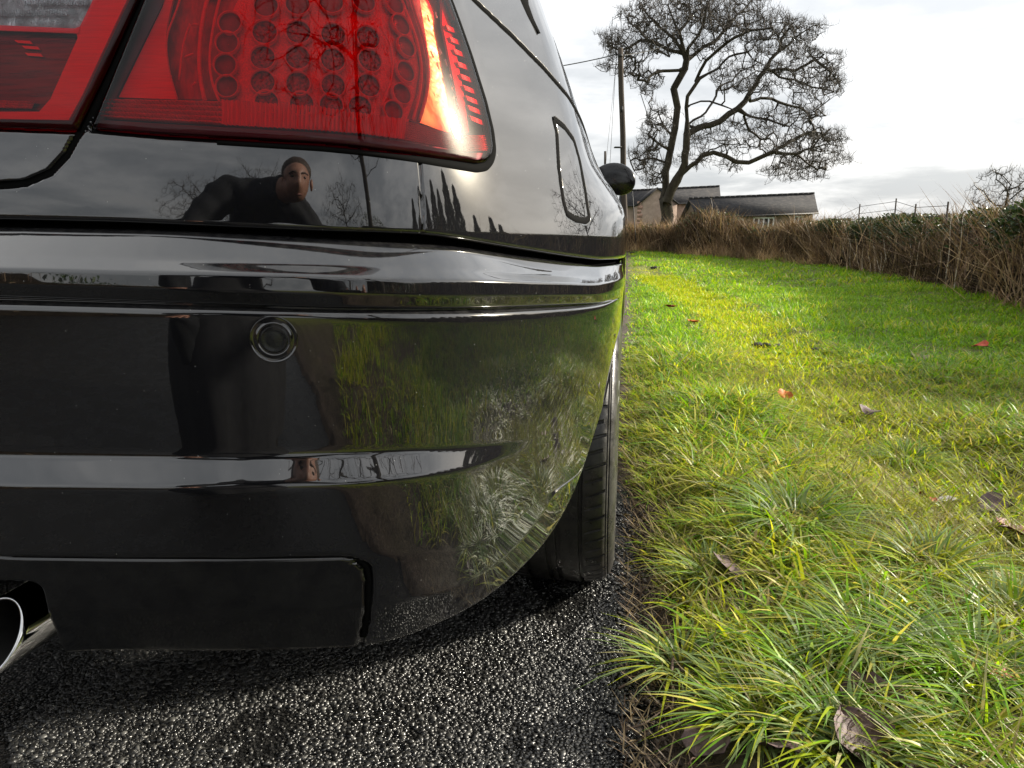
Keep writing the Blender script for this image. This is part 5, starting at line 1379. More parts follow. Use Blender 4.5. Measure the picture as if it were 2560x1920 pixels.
def make_tree(name, limbs, attr, label, group, seed, **k):
    g = np.random.default_rng(seed); kg = {a: k.pop(a) for a in ('seglen', 'r_tip', 'power', 'wob') if a in k}
    res = grow(limbs, attr, g, **kg); (Vt, Ft), (V, F3, F4, C) = tree_meshes(*res, g, **k)
    b0 = np.array(limbs[0][0]); root = empty(name, tuple(map(float, b0))); tag(root, label, 'tree', group)
    np_mesh('trunk', Vt, Ft, BARK, root); np_mesh('crown', V, [F3, F4], TWIG, root, True, C)
    return root
def copy_thing(r, loc, rz, sc, label):
    c = r.copy(); COL.objects.link(c); c.location = loc; c.rotation_euler = (0, 0, rz); c.scale = (sc, sc, sc); c['label'] = label
    for ch in r.children:
        d = ch.copy(); COL.objects.link(d); d.parent = c; d.matrix_parent_inverse = ch.matrix_parent_inverse.copy()
    return c
TY = 34.0
def tp(cx_, cy_, dy=0.0):
    return at_y(1480 + cx_ * .31645, cy_ * .31645, TY + dy)
g = np.random.default_rng(77)
LIMB = [
    ([(598, 1760), (590, 1650), (583, 1500), (582, 1400), (602, 1290), (622, 1180), (642, 1080), (664, 950), (676, 850), (660, 770), (645, 700), (690, 620), (735, 540), (748, 470), (728, 420), (708, 330), (690, 250), (640, 150), (600, 40)], 0, 0),
    ([(592, 1600), (625, 1500), (668, 1425), (704, 1360), (735, 1290), (745, 1180), (750, 1060), (752, 950), (745, 850), (755, 760), (810, 680), (850, 620), (920, 580), (1000, 540), (1080, 450), (1190, 420)], -.3, -1.0),
    ([(690, 1395), (780, 1310), (870, 1230), (960, 1205), (1060, 1235), (1140, 1280), (1240, 1285), (1340, 1240), (1430, 1200), (1520, 1215), (1620, 1215), (1740, 1170), (1850, 1140), (1960, 1150)], -.4, -3.0),
    ([(1480, 1215), (1470, 1320), (1400, 1390)], -2, -2.5), ([(1620, 1220), (1700, 1290), (1780, 1340)], -2, -2), ([(1740, 1170), (1800, 1090), (1880, 1050)], -2.5, -3), ([(1430, 1200), (1560, 1120), (1680, 1060), (1760, 1040)], -2, -1),
    ([(752, 1060), (830, 1015), (930, 990), (1010, 960), (1080, 900), (1150, 860), (1210, 800), (1270, 700), (1320, 610), (1380, 540), (1410, 470), (1470, 410), (1560, 350), (1640, 270), (1750, 200)], -.3, 1.5),
    ([(1250, 800), (1330, 775), (1420, 780), (1530, 825), (1640, 850), (1700, 890)], 1, 2.5), ([(1150, 880), (1250, 920), (1380, 940), (1460, 970), (1560, 1000)], .5, -1), ([(1200, 920), (1240, 1030), (1330, 1100)], .5, 1),
    ([(1370, 540), (1480, 610), (1600, 630), (1740, 690), (1900, 720)], 1.2, 2), ([(1480, 400), (1500, 300), (1580, 200)], 1, 0), ([(1410, 560), (1600, 560), (1760, 470), (1880, 560)], 1, 0),
    ([(752, 990), (860, 920), (930, 840), (980, 760), (1010, 680), (1060, 655), (1110, 640), (1180, 560), (1280, 520)], 0, 2.5),
    ([(1020, 715), (1150, 680), (1230, 610), (1300, 560), (1420, 580)], 1.5, 3), ([(775, 830), (860, 800), (930, 800), (1020, 830), (1100, 860)], -.5, -2),
    ([(700, 570), (560, 560), (490, 580), (450, 610), (440, 650), (360, 630)], 0, -2), ([(720, 450), (620, 400), (540, 360), (440, 320), (380, 320), (300, 370), (220, 400), (130, 350)], 0, 1.5),
    ([(740, 450), (760, 380), (840, 280), (880, 190), (900, 80), (960, -60)], 0, -1), ([(770, 450), (880, 370), (1000, 300), (1060, 230), (1150, 110), (1230, 40), (1300, -40)], 0, 2), ([(820, 640), (900, 480), (990, 400), (1120, 300), (1260, 240), (1360, 230)], -.5, -2.5),
    ([(705, 430), (640, 300), (540, 220), (450, 130), (400, 60)], 0, 0), ([(690, 250), (780, 120), (760, -40)], 0, 1), ([(440, 320), (360, 220), (280, 150)], 1, 1.5), ([(600, 1200), (520, 1130), (440, 1060)], 0, -1), ([(585, 1290), (450, 1250), (370, 1270)], 0, .5), ([(640, 1080), (560, 980), (520, 880)], 0, 1)]
limbs = []
for P, d0, d1 in LIMB:
    limbs.append([tp(x, y, d0 + (d1 - d0) * i / max(1, len(P) - 1)) for i, (x, y) in enumerate(P)])
limbs[0][0][2] = float(tz(TY)) - .1
EL = [(640, 90, 400, 150, 620), (1060, 90, 320, 150, 480), (330, 310, 240, 130, 330), (1480, 270, 330, 170, 640), (1720, 530, 280, 160, 430), (1720, 800, 130, 150, 130), (1720, 1190, 310, 150, 520), (1600, 1360, 260, 80, 200),
      (1180, 1090, 330, 120, 230), (900, 270, 320, 200, 380), (250, 520, 190, 90, 150), (520, 1020, 140, 190, 200), (400, 1230, 120, 100, 130), (470, 1370, 120, 110, 130), (1210, 600, 290, 130, 260), (830, 1120, 100, 170, 90),
      (440, 640, 140, 90, 90), (410, 730, 50, 60, 18), (1500, 930, 260, 90, 150), (1350, 700, 350, 70, 100), (880, 1270, 280, 60, 60), (1100, 1330, 90, 60, 25), (150, 340, 90, 70, 60), (560, 320, 160, 110, 110), (1840, 1070, 160, 70, 110), (1900, 680, 110, 80, 90)]
EL = [(a, b_, c_ * 1.04, d_ * 1.04, int(n_ * 2.1)) for a, b_, c_, d_, n_ in EL]
attr = []
for cx_, cy_, rx, ry, n in EL:
    a = g.random(n) * 6.283; r = np.sqrt(g.random(n)) * (1 + .10 * g.normal(size=n)) * (1 + .16 * np.sin(5 * a + cx_) + .10 * np.sin(11 * a + cy_)); dd = g.normal(0, 1.7, n)
    attr += [tp(cx_ + rx * r_ * math.cos(a_), cy_ + ry * r_ * math.sin(a_), d_) for r_, a_, d_ in zip(r, a, dd)]
attr = np.array(attr)
make_tree('bare_tree', limbs, attr, 'large bare spreading tree with ivy-brown trunk between the pole and the barn', 'bare winter trees', 5, seglen=.30, r_tip=.0072, power=2.20, ntip=4, tip=.26, tipw=.0095)

# a generic bare tree, used behind the camera and far off
def gen_tree(name, base, H, label, seed, nattr=900, rx=.42, fork=.3, **k):
    g = np.random.default_rng(seed); b = np.array(base, float); limbs = []
    t = np.linspace(0, 1, 7); tr = b + np.stack([.03 * H * np.sin(t * 5 + seed), .03 * H * np.sin(t * 4 + 2 * seed), H * .62 * t], 1); limbs.append(tr)
    for q in range(9):
        s = fork + .62 * (1 - fork) * q / 8; p0 = b + np.array([.03 * H * math.sin(s / .62 * 5 + seed), .03 * H * math.sin(s / .62 * 4 + 2 * seed), H * s]); a = q * 2.4 + seed
        Lr = H * rx * (1.0 - .45 * q / 8); tt = np.linspace(0, 1, 5)
        limbs.append(p0 + np.stack([math.cos(a) * Lr * tt, math.sin(a) * Lr * tt, Lr * (.55 + .5 * q / 8) * tt ** 1.2], 1) + g.normal(0, .02 * H, (5, 3)) * (tt[:, None] > 0))
    d = g.normal(size=(nattr, 3)); d /= np.linalg.norm(d, axis=1)[:, None]; r = g.random((nattr, 1)) ** .45
    at = b + np.array([0, 0, H * .64]) + d * r * np.array([H * rx * 1.05, H * rx * 1.05, H * .36]); at = at[at[:, 2] > b[2] + H * .26]
    return make_tree(name, limbs, at, label, 'bare winter trees', seed, **k)
p = at_y(2520, 500, 48)
gen_tree('bare_tree', (p[0], 48, float(tz(48)) - .4), 5.3, 'small bare tree showing over the hedge at the far right', 8, 700, .46, .3, seglen=.3, r_tip=.010, ntip=2, tip=.35, tipw=.014)
bt = gen_tree('bare_tree', (3.1, -5.0, 0), 11.5, 'tall bare roadside tree right behind the photographer', 14, 800, .45, .50, seglen=.45, r_tip=.011, power=1.98, ntip=3, tip=.5, tipw=.014)
for k, (x, y, sc, rz, lb) in enumerate(((-3.5, -22, .75, 1.2, 'bare tree down the lane behind the photographer, left of the road'), (5.2, -19, .62, 2.6, 'smaller bare tree behind the hedge on the verge side, far behind the camera'), (-11, -30, .9, 4.0, 'distant bare tree across the field behind the lane'), (17, 1.5, .35, 5.0, 'little bare tree in the field to the right of the car'), (20.5, 18.5, .70, .5, 'large bare tree in the field beside the verge, out to the right'))):
    copy_thing(bt, (x, y, float(tz(y))), rz, sc, lb)

# conifers and bushes in the field to the right and behind
def conifer(name, loc, H, Rr, seed, label, n=4200):
    g = np.random.default_rng(seed); root = empty(name, (0, 0, 0)); tag(root, label, 'conifer', 'conifers across the field')
    mb = MB(); mb.tube([(0, 0, -.2), (0, 0, H * .9)], [.05 * Rr + .05, .02], 7); mb.build('trunk', BARK, root)
    t = g.random(n) ** .8; rr = Rr * (1 - t) ** .62 * (.35 + .65 * np.sqrt(g.random(n))) * (1 + .2 * np.sin(t * 40)); a = g.random(n) * 6.283
    c = np.stack([rr * np.cos(a), rr * np.sin(a), .15 + t * (H - .15)], 1)
    col = np.array([[.018, .030, .014]]) * (.6 + .9 * g.random((n, 1)))
    blade_obj('crown', [blades(c, .22 + .25 * (1 - t), a, .5 + .3 * g.random(n), g.normal(0, .2, n), .05 + .03 * g.random(n), col, col * 1.3, 2, twist=g.random(n) * 6.28)], LEAFG, root)
    root.location = loc; return root
def polar(az, d): return (d * math.sin(R(az)), d * math.cos(R(az)), 0.0)
cn = conifer('conifer', polar(84, 14.5), 5.2, 1.15, 3, 'tallest narrow conifer across the field on the right')
for k, (az, d, sc, lb) in enumerate(((79, 15.5, .92, 'second conifer, just in front of the tallest one'), (66, 15.5, .66, 'short pointed conifer standing forward of the gap in the row'), (63.5, 16, .62, 'twin of the short pointed conifer'), (90, 14, .84, 'conifer standing back along the field edge'), (95, 15, .98, 'broad conifer past the tallest pair'), (101, 14, .82, 'conifer beside the overgrown field hedge'), (107, 15, .95, 'conifer near the rear end of the row'), (114, 14, .8, 'last conifer near the rear hedge'), (72, 16.5, .70, 'lower conifer between the tall ones and the short twins'))):
    copy_thing(cn, polar(az, d), k * 1.3, sc, lb)
hedge('hedge', np.array([[17, 17], [14.5, 9], [13.4, 3], [13.0, -3], [11, -9], [5.5, -13]]), lambda u, q: 1.5 + 1.5 * sstep(9, 2, q[:, 1]) + .5 * fbm(q[:, 0], q[:, 1], .35, 3), 1.6, 'tall overgrown hedge across the field below the conifers', 5000, 0, 16000, .0, 35, 'hedges round the verge', side=-1, tw=.022, lsz=.11)

# ------------------------------------------------------------------ poles and wires
PW = M('weathered_pole'); _b = PW.bsdf((.10, .08, .065), .85, spec=.2); _f = PW.noise(9, 6, .7, stretch=(1, 1, .06)); PW.l(PW.ramp(_f, [(.3, (.026, .021, .018)), (.7, (.090, .072, .058))]), _b.inputs['Base Color']); PW.bump(_f, .4, .02); PW = PW.m
WIRE = simple('black_cable', (.015, .015, .015), .6)
def pole(px0, px1, ytop, Y, rpx, label, fit=True):
    t = at_y(px0, ytop, Y); b = at_y(px1, 600, Y); zb = float(tz(Y)) - .3; k = (t[2] - zb) / (t[2] - b[2]); base = t + (b - t) * k
    root = empty('utility_pole', tuple(map(float, base))); tag(root, label, 'utility pole', 'wooden utility poles')
    r = rpx / FPX * Y; mb = MB(); n = 10; q = np.array([base + (t - base) * i / n for i in range(n + 1)]); q[1:-1, 0] += .012 * np.sin(np.arange(1, n) * 1.3)
    mb.tube(q, np.linspace(r * 1.08, r * .88, n + 1), 12); mb.build('shaft', PW, root)
    return root, t, base, r
pr, ptop, pbase, prad = pole(1551, 1563, 120, 28.0, 7.0, 'tall weathered wooden pole with a wire, standing left of the big tree')
mb = MB(); mb.box(ptop + np.array([0, -.06, -.28]), (.16, .10, .10)); mb.box(ptop + np.array([.10, -.04, -2.15]), (.09, .12, .22)); mb.build('bracket', WIRE, pr)
mb = MB(); mb.tube([ptop + np.array([-.14, 0, -.15 - .02 * i]) + np.array([-.02 * i, 0, -.55 * i]) for i in range(9)], .008, 5); mb.tube([ptop + np.array([-.12, .03, -.3]) + np.array([-.045 * i, 0, -.55 * i]) for i in range(8)], .006, 5); mb.build('down_lead', WIRE, pr)
mb = MB(); mb.box(ptop + np.array([0, 0, -3.5]), (.26, .26, .03)); mb.build('pole_band', WIRE, pr)
def cable(a, b, sag, r, label, n=16):
    t = np.linspace(0, 1, n); P = np.outer(1 - t, a) + np.outer(t, b); P[:, 2] -= sag * 4 * t * (1 - t); mb = MB(); mb.tube(P, r, 5)
    o = mb.build('overhead_wire', WIRE); tag(o, label, 'wire'); return o
e2 = at_y(1150, 190, 27.0)
cable(ptop + np.array([-.05, 0, -.2]), e2, .15, .018, 'black overhead wire running left from the pole top behind the car')
cable(ptop + np.array([.05, 0, -.25]), at_y(1660, 116, 31), .05, .014, 'thin overhead wire running right from the pole top into the tree')
cable(at_y(1602, 235, 30), at_y(1665, 430, 31), .0, .016, 'sloping stay wire hanging in front of the tree trunk', 8)
cable(at_y(1581, 478, 27), at_y(1590, 610, 26.6), .0, .014, 'pale stay cable by the left end of the farmhouse', 6)
p2, *_x = pole(1513, 1513, 378, 62, 3.0, 'distant short pole just over the door mirror')

# ------------------------------------------------------------------ farm buildings
SLATE = M('slate_roof'); _b = SLATE.bsdf((.045, .045, .048), .85, spec=.08); _f = SLATE.noise(4, 6, .7, stretch=(1, 1, 2)); SLATE.l(SLATE.ramp(_f, [(.3, (.022, .022, .024)), (.55, (.045, .044, .046)), (.75, (.085, .075, .065))]), _b.inputs['Base Color']); SLATE.bump(SLATE.noise(3, 3, .5, stretch=(.3, .3, 6)), .5, .05); SLATE = SLATE.m
def wallm(name, c):
    m = M(name); b = m.bsdf(c, .9, spec=.15); f = m.noise(2.5, 6, .7); m.l(m.ramp(f, [(.3, tuple(x * .72 for x in c)), (.7, tuple(x * 1.15 for x in c))]), b.inputs['Base Color']); m.bump(m.noise(6, 4), .3, .03); return m.m
PINK = wallm('pink_stone_wall', (.44, .33, .27)); GREYW = wallm('grey_render', (.33, .30, .27)); STONE = wallm('brown_stone_wall', (.21, .16, .12)); QUO = wallm('red_quoins', (.42, .27, .21))
WHITE = simple('white_paint', (.75, .75, .73), .5); PANE = simple('window_pane', (.03, .035, .04), .05)
def quad_slab(mb, P, th):
    P = np.asarray(P, float); n = np.cross(P[1] - P[0], P[3] - P[0]); n /= np.linalg.norm(n); n = n * (1 if n[2] > 0 else -1); Q = P - n * th
    mb.add(np.vstack([P, Q]), F4=[[0, 1, 2, 3], [7, 6, 5, 4], [0, 4, 5, 1], [1, 5, 6, 2], [2, 6, 7, 3], [3, 7, 4, 0]])
def building(name, label, eaveL, eaveR, ridgeL, ridgeR, wall, deep):
    """long roof facing us: eave line in front, ridge behind, mirrored slope at the back"""
    eL, eR, rL, rR = map(np.asarray, (eaveL, eaveR, ridgeL, ridgeR)); gz = float(tz(eL[1])) - .4
    root = empty(name, (float((eL[0] + eR[0]) / 2), float(eL[1]), gz + .4)); tag(root, label, 'farm building', 'farm buildings behind the hedge')
    bL, bR = 2 * rL - eL, 2 * rR - eR; bL[2], bR[2] = eL[2], eR[2]; bL[1] = eL[1] + deep; bR[1] = eR[1] + deep
    mb = MB(); quad_slab(mb, [eL, eR, rR, rL], .12); quad_slab(mb, [bR, bL, rL, rR], .12); rf = mb.build('roof', SLATE, root, False)
    mb = MB(); n = 24
    for k in range(n):
        a, b = rL + (rR - rL) * (k + .04) / n, rL + (rR - rL) * (k + .96) / n; mb.tube([a + [0, 0, .02], b + [0, 0, .02 + .015 * (k % 2)]], .09, 6)
    mb.build('ridge_tile', SLATE, rf)['kind'] = 'stuff'
    ins = .25; wL, wR = eL + [ins, ins, 0], eR + [-ins, ins, 0]; vL, vR = bL + [ins, -ins, 0], bR + [-ins, -ins, 0]
    c = [wL, wR, vR, vL]; V = np.array([[p[0], p[1], gz] for p in c] + [[p[0], p[1], eL[2] + .05] for p in c] + [rL + [ins, 0, -.18], rR + [-ins, 0, -.18]])
    V[4:8, 2] = [eL[2] - .0, eR[2] - .0, bR[2] - .0, bL[2] - .0]
    mb = MB(); mb.add(V, F3=[[4, 7, 8], [5, 9, 6]], F4=[[0, 1, 5, 4], [1, 2, 6, 5], [2, 3, 7, 6], [3, 0, 4, 7]]); mb.build('wall', wall, root, False)
    mb = MB(); mb.tube([eL + [0, -.03, -.06], eR + [0, -.03, -.06]], .065, 6); mb.build('gutter', WIRE, root)
    return root, eL, eR
YB = 50.0
barn, bl_, br_ = building('barn', 'long low stone barn with dark slate roof and white windows, right of the tree', at_y(1745, 543, YB), at_y(2046, 531, YB), at_y(1722, 497, YB + 2.6), at_y(2036, 484, YB + 2.6), STONE, 5.2)
def window(parent, x0, x1, y0, y1, Y, bars):
    a, b = at_y(x0, y0, Y), at_y(x1, y1, Y); W, Hh = abs(b[0] - a[0]), 1.0; xm, zt_ = (a[0] + b[0]) / 2, max(a[2], b[2])
    mb = MB(); t = .09
    mb.box((xm, Y, zt_ - t / 2), (W, .10, t)); mb.box((xm, Y, zt_ - Hh + t / 2), (W, .10, t))
    for k in range(bars + 1): mb.box((xm - W / 2 + t / 2 + (W - t) * k / bars, Y - .002, zt_ - Hh / 2), (t, .096, Hh - 2 * t))
    f = mb.build('window', WHITE, parent, False); mb = MB(); mb.box((xm, Y + .03, zt_ - Hh / 2), (W - .05, .03, Hh - .05)); mb.build('pane', PANE, f, False)
for x0, x1, y, bars in ((1822, 1858, 545, 3), (1883, 1935, 543, 4), (1985, 2008, 540, 2)): window(barn, x0, x1, y, y + 10, YB + .21, bars)
YH = 57.0
house, hl_, hr_ = building('farmhouse', 'taller farmhouse with slate roof and pinkish gable behind the tree trunk', at_y(1545, 514, YH), at_y(1803, 503, YH), at_y(1550, 478, YH + 2.4), at_y(1799, 466, YH + 2.4), PINK, 5.0)
apx = at_y(1643, 468, YH - 1.6); aL = at_y(1590, 512, YH - 1.6); aR = at_y(1697, 508, YH - 1.6); gz = float(tz(YH)) - .4
mb = MB(); dY = np.array([0, 2.6, 0]); fr = [np.array([aL[0] + .12, aL[1], gz]), np.array([aR[0] - .12, aR[1], gz]), np.array([aR[0] - .12, aR[1], aR[2]]), apx - [0, 0, .12], np.array([aL[0] + .12, aL[1], aL[2]])]
bk = [p + dY for p in fr]; mb.add(np.array(fr + bk), F3=[[2, 3, 4], [7, 9, 8]], F4=[[0, 1, 2, 4], [5, 9, 7, 6], [0, 4, 9, 5], [1, 6, 7, 2]]); mb.build('gable_wall', PINK, house, False)
mb = MB(); o_ = np.array([0, -.12, 0]); quad_slab(mb, [aL + o_, apx + o_, apx + dY, aL + dY], .10); quad_slab(mb, [apx + o_, aR + o_, aR + dY, apx + dY], .10); mb.build('gable_roof', SLATE, house, False)
mb = MB()
for k in range(9): mb.box((aL[0] + .24 + (.06 if k % 2 else 0), aL[1] - .012, gz + .6 + k * .3), (.28 + (.12 if k % 2 else 0), .03, .27))
mb.build('quoin', QUO, house, False)['kind'] = 'stuff'
mb = MB(); q = at_y(1588, 520, YH + .1); mb.tube([(q[0], YH + .1, gz), (q[0], YH + .1, q[2])], .06, 6); mb.build('drainpipe', WIRE, house)
# low stone wall at the far end of the verge
P0, P1 = at_y(1500, 610, 33), at_y(1700, 606, 33); mb = MB()
wl = empty('stone_wall', (float(P0[0]), 33, float(tz(33)))); tag(wl, 'low dark field wall in front of the farmhouse', 'stone wall')
mb.box(((P0[0] + P1[0]) / 2, 33.2, (P0[2] + tz(33)) / 2 - .2), (P1[0] - P0[0], .35, P0[2] - float(tz(33)) + .5)); mb.build('wall_body', wallm('mossy_stone', (.085, .075, .055)), wl, False)
mb = MB(); g = np.random.default_rng(4); x = P0[0]
while x < P1[0] - .2:
    d = .18 + .22 * g.random(); mb.box((x + d / 2, 33.2, P0[2] + .11), (d - .02, .38, .12 + .06 * g.random())); x += d
mb.build('coping_stone', wallm('coping', (.12, .105, .08)), wl, False)['kind'] = 'stuff'
# wire fence along the hedge top
fn = empty('wire_fence', (0, 0, 0)); fp = []
for k, (px_, pt) in enumerate(((2088, 540), (2150, 510), (2241, 496), (2290, 510), (2371, 504))):
    Y = 19 - 2.0 * k; t = at_y(px_, pt, Y); b = np.array([t[0], Y, float(tz(Y))]); fp.append(t)
    mb = MB(); mb.tube([b, t], .014, 7); mb.build('post', PW, fn)
tag(fn, 'thin wire fence with slim posts sticking out above the leafy hedge', 'fence')
mb = MB()
for dz in (.06, .22):
    mb.tube([p - np.array([0, 0, dz]) for p in fp], .005, 4)
mb.build('strand', WIRE, fn)
# ------------------------------------------------------------------ the photographer (seen mirrored in the paint) and the phone
SKINM = M('skin'); _b = SKINM.bsdf((.50, .27, .19), .5); _f = SKINM.noise(40, 4); SKINM.l(SKINM.ramp(_f, [(.35, (.30, .145, .10)), (.7, (.42, .22, .155))]), _b.inputs['Base Color']); SKINM = SKINM.m
JACK = simple('dark_jacket', (.008, .009, .012), .8, nscale=60, namp=.4, bump=.4, bdist=.003)
TROU = simple('dark_trousers', (.007, .008, .010), .9, nscale=90, namp=.4)
SHOE = simple('dark_boot', (.015, .012, .010), .5)
HAIR = simple('cropped_brown_hair', (.055, .035, .024), .7, nscale=300, namp=.5, bump=.6, bdist=.002)
J = {}; ed = []; RAD = []; PTS = []; ZONE = []
def jn(k, p, r, par=None, zone=1, r2=None):
    J[k] = len(PTS); PTS.append(p); RAD.append((r, r2 or r)); ZONE.append(zone)
    if par is not None: ed.append((J[par], J[k]))
# zones: 0 skin, 1 jacket, 2 trousers, 3 boots
jn('pelvis', (-.72, -.80, .66), .150, None, 2, .135)
jn('waist', (-.66, -.66, .84), .165, 'pelvis', 1, .130)
jn('chest', (-.54, -.50, 1.00), .178, 'waist', 1, .135)
jn('upper', (-.43, -.37, 1.09), .125, 'chest', 1, .110)
jn('neck0', (-.345, -.285, 1.100), .080, 'upper', 1); jn('neck', (-.300, -.240, 1.090), .068, 'neck0', 0)
jn('jaw', (-.245, -.190, 1.058), .076, 'neck', 0, .070); jn('skull', (-.240, -.200, 1.135), .100, 'jaw', 0, .088); jn('crown', (-.250, -.220, 1.190), .076, 'skull', 0, .072)
# left arm (the photographer's left), propped on the bent knee
jn('shL', (-.625, -.350, 1.125), .112, 'upper'); jn('armL', (-.720, -.300, 1.010), .092, 'shL'); jn('elL', (-.800, -.255, .880), .080, 'armL'); jn('foreL', (-.790, -.245, .765), .064, 'elL'); jn('wrL', (-.772, -.240, .665), .034, 'foreL', 0)
jn('palmL', (-.762, -.225, .620), .040, 'wrL', 0, .024)
# right arm reaching to the phone
jn('shR', (-.245, -.480, 1.050), .108, 'upper'); jn('armR', (-.130, -.470, .920), .086, 'shR'); jn('elR', (-.010, -.430, .790), .074, 'armR'); jn('foreR', (.070, -.290, .745), .058, 'elR'); jn('wrR', (.130, -.160, .715), .032, 'foreR', 0)
jn('palmR', (.145, -.100, .722), .036, 'wrR', 0, .020)
# legs in a low squat
jn('hipL', (-.83, -.74, .64), .122, 'pelvis', 2); jn('thL', (-.81, -.48, .585), .096, 'hipL', 2); jn('knL', (-.79, -.27, .535), .072, 'thL', 2); jn('shinL', (-.80, -.40, .32), .062, 'knL', 2); jn('anL', (-.81, -.50, .105), .046, 'shinL', 2); jn('ftL', (-.815, -.40, .055), .048, 'anL', 3, .040); jn('toeL', (-.82, -.28, .042), .042, 'ftL', 3, .030)
jn('hipR', (-.60, -.82, .64), .122, 'pelvis', 2); jn('thR', (-.52, -.60, .55), .096, 'hipR', 2); jn('knR', (-.46, -.40, .46), .072, 'thR', 2); jn('shinR', (-.47, -.55, .28), .060, 'knR', 2); jn('anR', (-.48, -.68, .105), .046, 'shinR', 2); jn('ftR', (-.475, -.58, .055), .048, 'anR', 3, .040); jn('toeR', (-.47, -.46, .042), .042, 'ftR', 3, .030)
def fingers(side, spec):
    for nm, pts in spec:
        prev = 'palm' + side
        for q, p in enumerate(pts):
            k = nm + side + str(q); jn(k, p, (.0105, .0095, .0085, .0075)[min(q, 3)], prev, 0); prev = k
fingers('L', [('index', [(-0.787, -0.190, 0.625), (-0.792, -0.160, 0.612), (-0.794, -0.137, 0.592)]), ('middle', [(-0.769, -0.183, 0.626), (-0.771, -0.151, 0.612), (-0.772, -0.127, 0.590)]), ('ring', [(-0.751, -0.185, 0.624), (-0.749, -0.155, 0.610), (-0.748, -0.132, 0.590)]), ('little', [(-0.733, -0.193, 0.620), (-0.728, -0.168, 0.606), (-0.726, -0.149, 0.590)]), ('thumb', [(-0.799, -0.233, 0.612), (-0.825, -0.213, 0.600), (-0.841, -0.195, 0.588)])])
fingers('R', [('index', [(.166, -.062, .752), (.170, -.030, .762), (.160, -.008, .764), (.145, .002, .763)]), ('middle', [(.172, -.056, .735), (.178, -.026, .742), (.168, -.004, .744), (.150, .004, .744)]), ('ring', [(.172, -.056, .716), (.178, -.028, .720), (.168, -.005, .722), (.150, .004, .723)]), ('little', [(.166, -.062, .698), (.172, -.036, .699), (.163, -.014, .701), (.148, -.003, .703)]), ('thumb', [(.130, -.075, .745), (.118, -.050, .758), (.108, -.030, .766)])])
me = bpy.data.meshes.new('person_frame'); me.from_pydata(PTS, ed, []); po = bpy.data.objects.new('person_frame', me); COL.objects.link(po)
sk = po.modifiers.new('skin', 'SKIN'); sk.use_smooth_shade = True; sk.branch_smoothing = .6
for i, d in enumerate(me.skin_vertices[0].data): d.radius = RAD[i]; d.use_root = (i == 0)
sb = po.modifiers.new('sub', 'SUBSURF'); sb.levels = 3; sb.render_levels = 3
dg = bpy.context.evaluated_depsgraph_get(); ev = po.evaluated_get(dg)
me2 = bpy.data.meshes.new_from_object(ev); bpy.data.objects.remove(po)
person = bpy.data.objects.new('person', me2); COL.objects.link(person)
tag(person, 'crouching photographer in dark clothes with one arm propped on a knee, mirrored in the paint', 'person')
me2.materials.clear()
for m in (SKINM, JACK, TROU, SHOE): me2.materials.append(m)
P3 = np.array(PTS); E3 = np.array(ed); A_, B_ = P3[E3[:, 0]], P3[E3[:, 1]]; zE = np.array(ZONE)[E3[:, 1]]; rE = np.array([RAD[b][0] for _, b in ed])
cen = np.array([p.center for p in me2.polygons]); D_ = B_ - A_; best = np.full(len(cen), 1e9); zi_ = np.zeros(len(cen), int)
for k in range(len(E3)):
    t = np.clip(((cen - A_[k]) @ D_[k]) / (D_[k] @ D_[k]), 0, 1); d = np.linalg.norm(cen - A_[k] - t[:, None] * D_[k], axis=1) / (rE[k] + .02)
    u_ = d < best; best[u_] = d[u_]; zi_[u_] = zE[k]
# face: nose, brow, eye hollows, chin and cheeks pushed out of the head
co = np.empty(len(me2.vertices) * 3, np.float32); me2.vertices.foreach_get('co', co); co = co.reshape(-1, 3).astype(float)
HC = np.array([-.240, -.200, 1.115]); fd = np.array([.10, .98, -.17]); fd /= np.linalg.norm(fd); fr_ = np.array([.995, -.10, 0.0]); fu = np.cross(fr_, fd)
lx, lf, lu = (co - HC) @ fr_, (co - HC) @ fd, (co - HC) @ fu
front = sstep(.03, .07, lf) * (np.abs(lx) < .11) * (np.abs(lu) < .16)
def gb(x0, u0, sx_, su_): return np.exp(-.5 * (((lx - x0) / sx_) ** 2 + ((lu - u0) / su_) ** 2))
dsp = (.026 * gb(0, -.022, .012, .014) + .016 * gb(0, .006, .009, .018) + .009 * gb(0, .034, .045, .008) - .012 * gb(.036, .016, .014, .009) - .012 * gb(-.036, .016, .014, .009)
       + .012 * gb(0, -.088, .022, .015) + .005 * gb(.042, -.030, .016, .02) + .005 * gb(-.042, -.030, .016, .02) + .006 * gb(0, -.055, .020, .007) - .004 * gb(0, -.062, .024, .003))
co += fd * (dsp * front)[:, None]
near_bone = np.full(len(co), 1e9); zv = np.zeros(len(co), int)
for k in range(len(E3)):
    t = np.clip(((co - A_[k]) @ D_[k]) / (D_[k] @ D_[k]), 0, 1); d = np.linalg.norm(co - A_[k] - t[:, None] * D_[k], axis=1) / (rE[k] + .02)
    u_ = d < near_bone; near_bone[u_] = d[u_]; zv[u_] = zE[k]
cloth = ((zv == 1) | (zv == 2)) * 1.0
out_ = co - HC; fold = fbm(co[:, 0] * 1.0 + co[:, 2] * .8, co[:, 1] - co[:, 2] * .6, 17, 3) + .6 * fbm(co[:, 2] * 2, co[:, 0] - co[:, 1], 9, 2)
nrm = np.empty(len(co) * 3, np.float32); me2.vertices.foreach_get('normal', nrm); nrm = nrm.reshape(-1, 3)
co += nrm * (fold * .011 * cloth)[:, None]
me2.vertices.foreach_set('co', co.astype(np.float32).ravel())
def facept(x, u):
    d = np.hypot(lx - x, lu - u) + (lf < 0) * 9; return co[np.argsort(d)[:3]].mean(0)
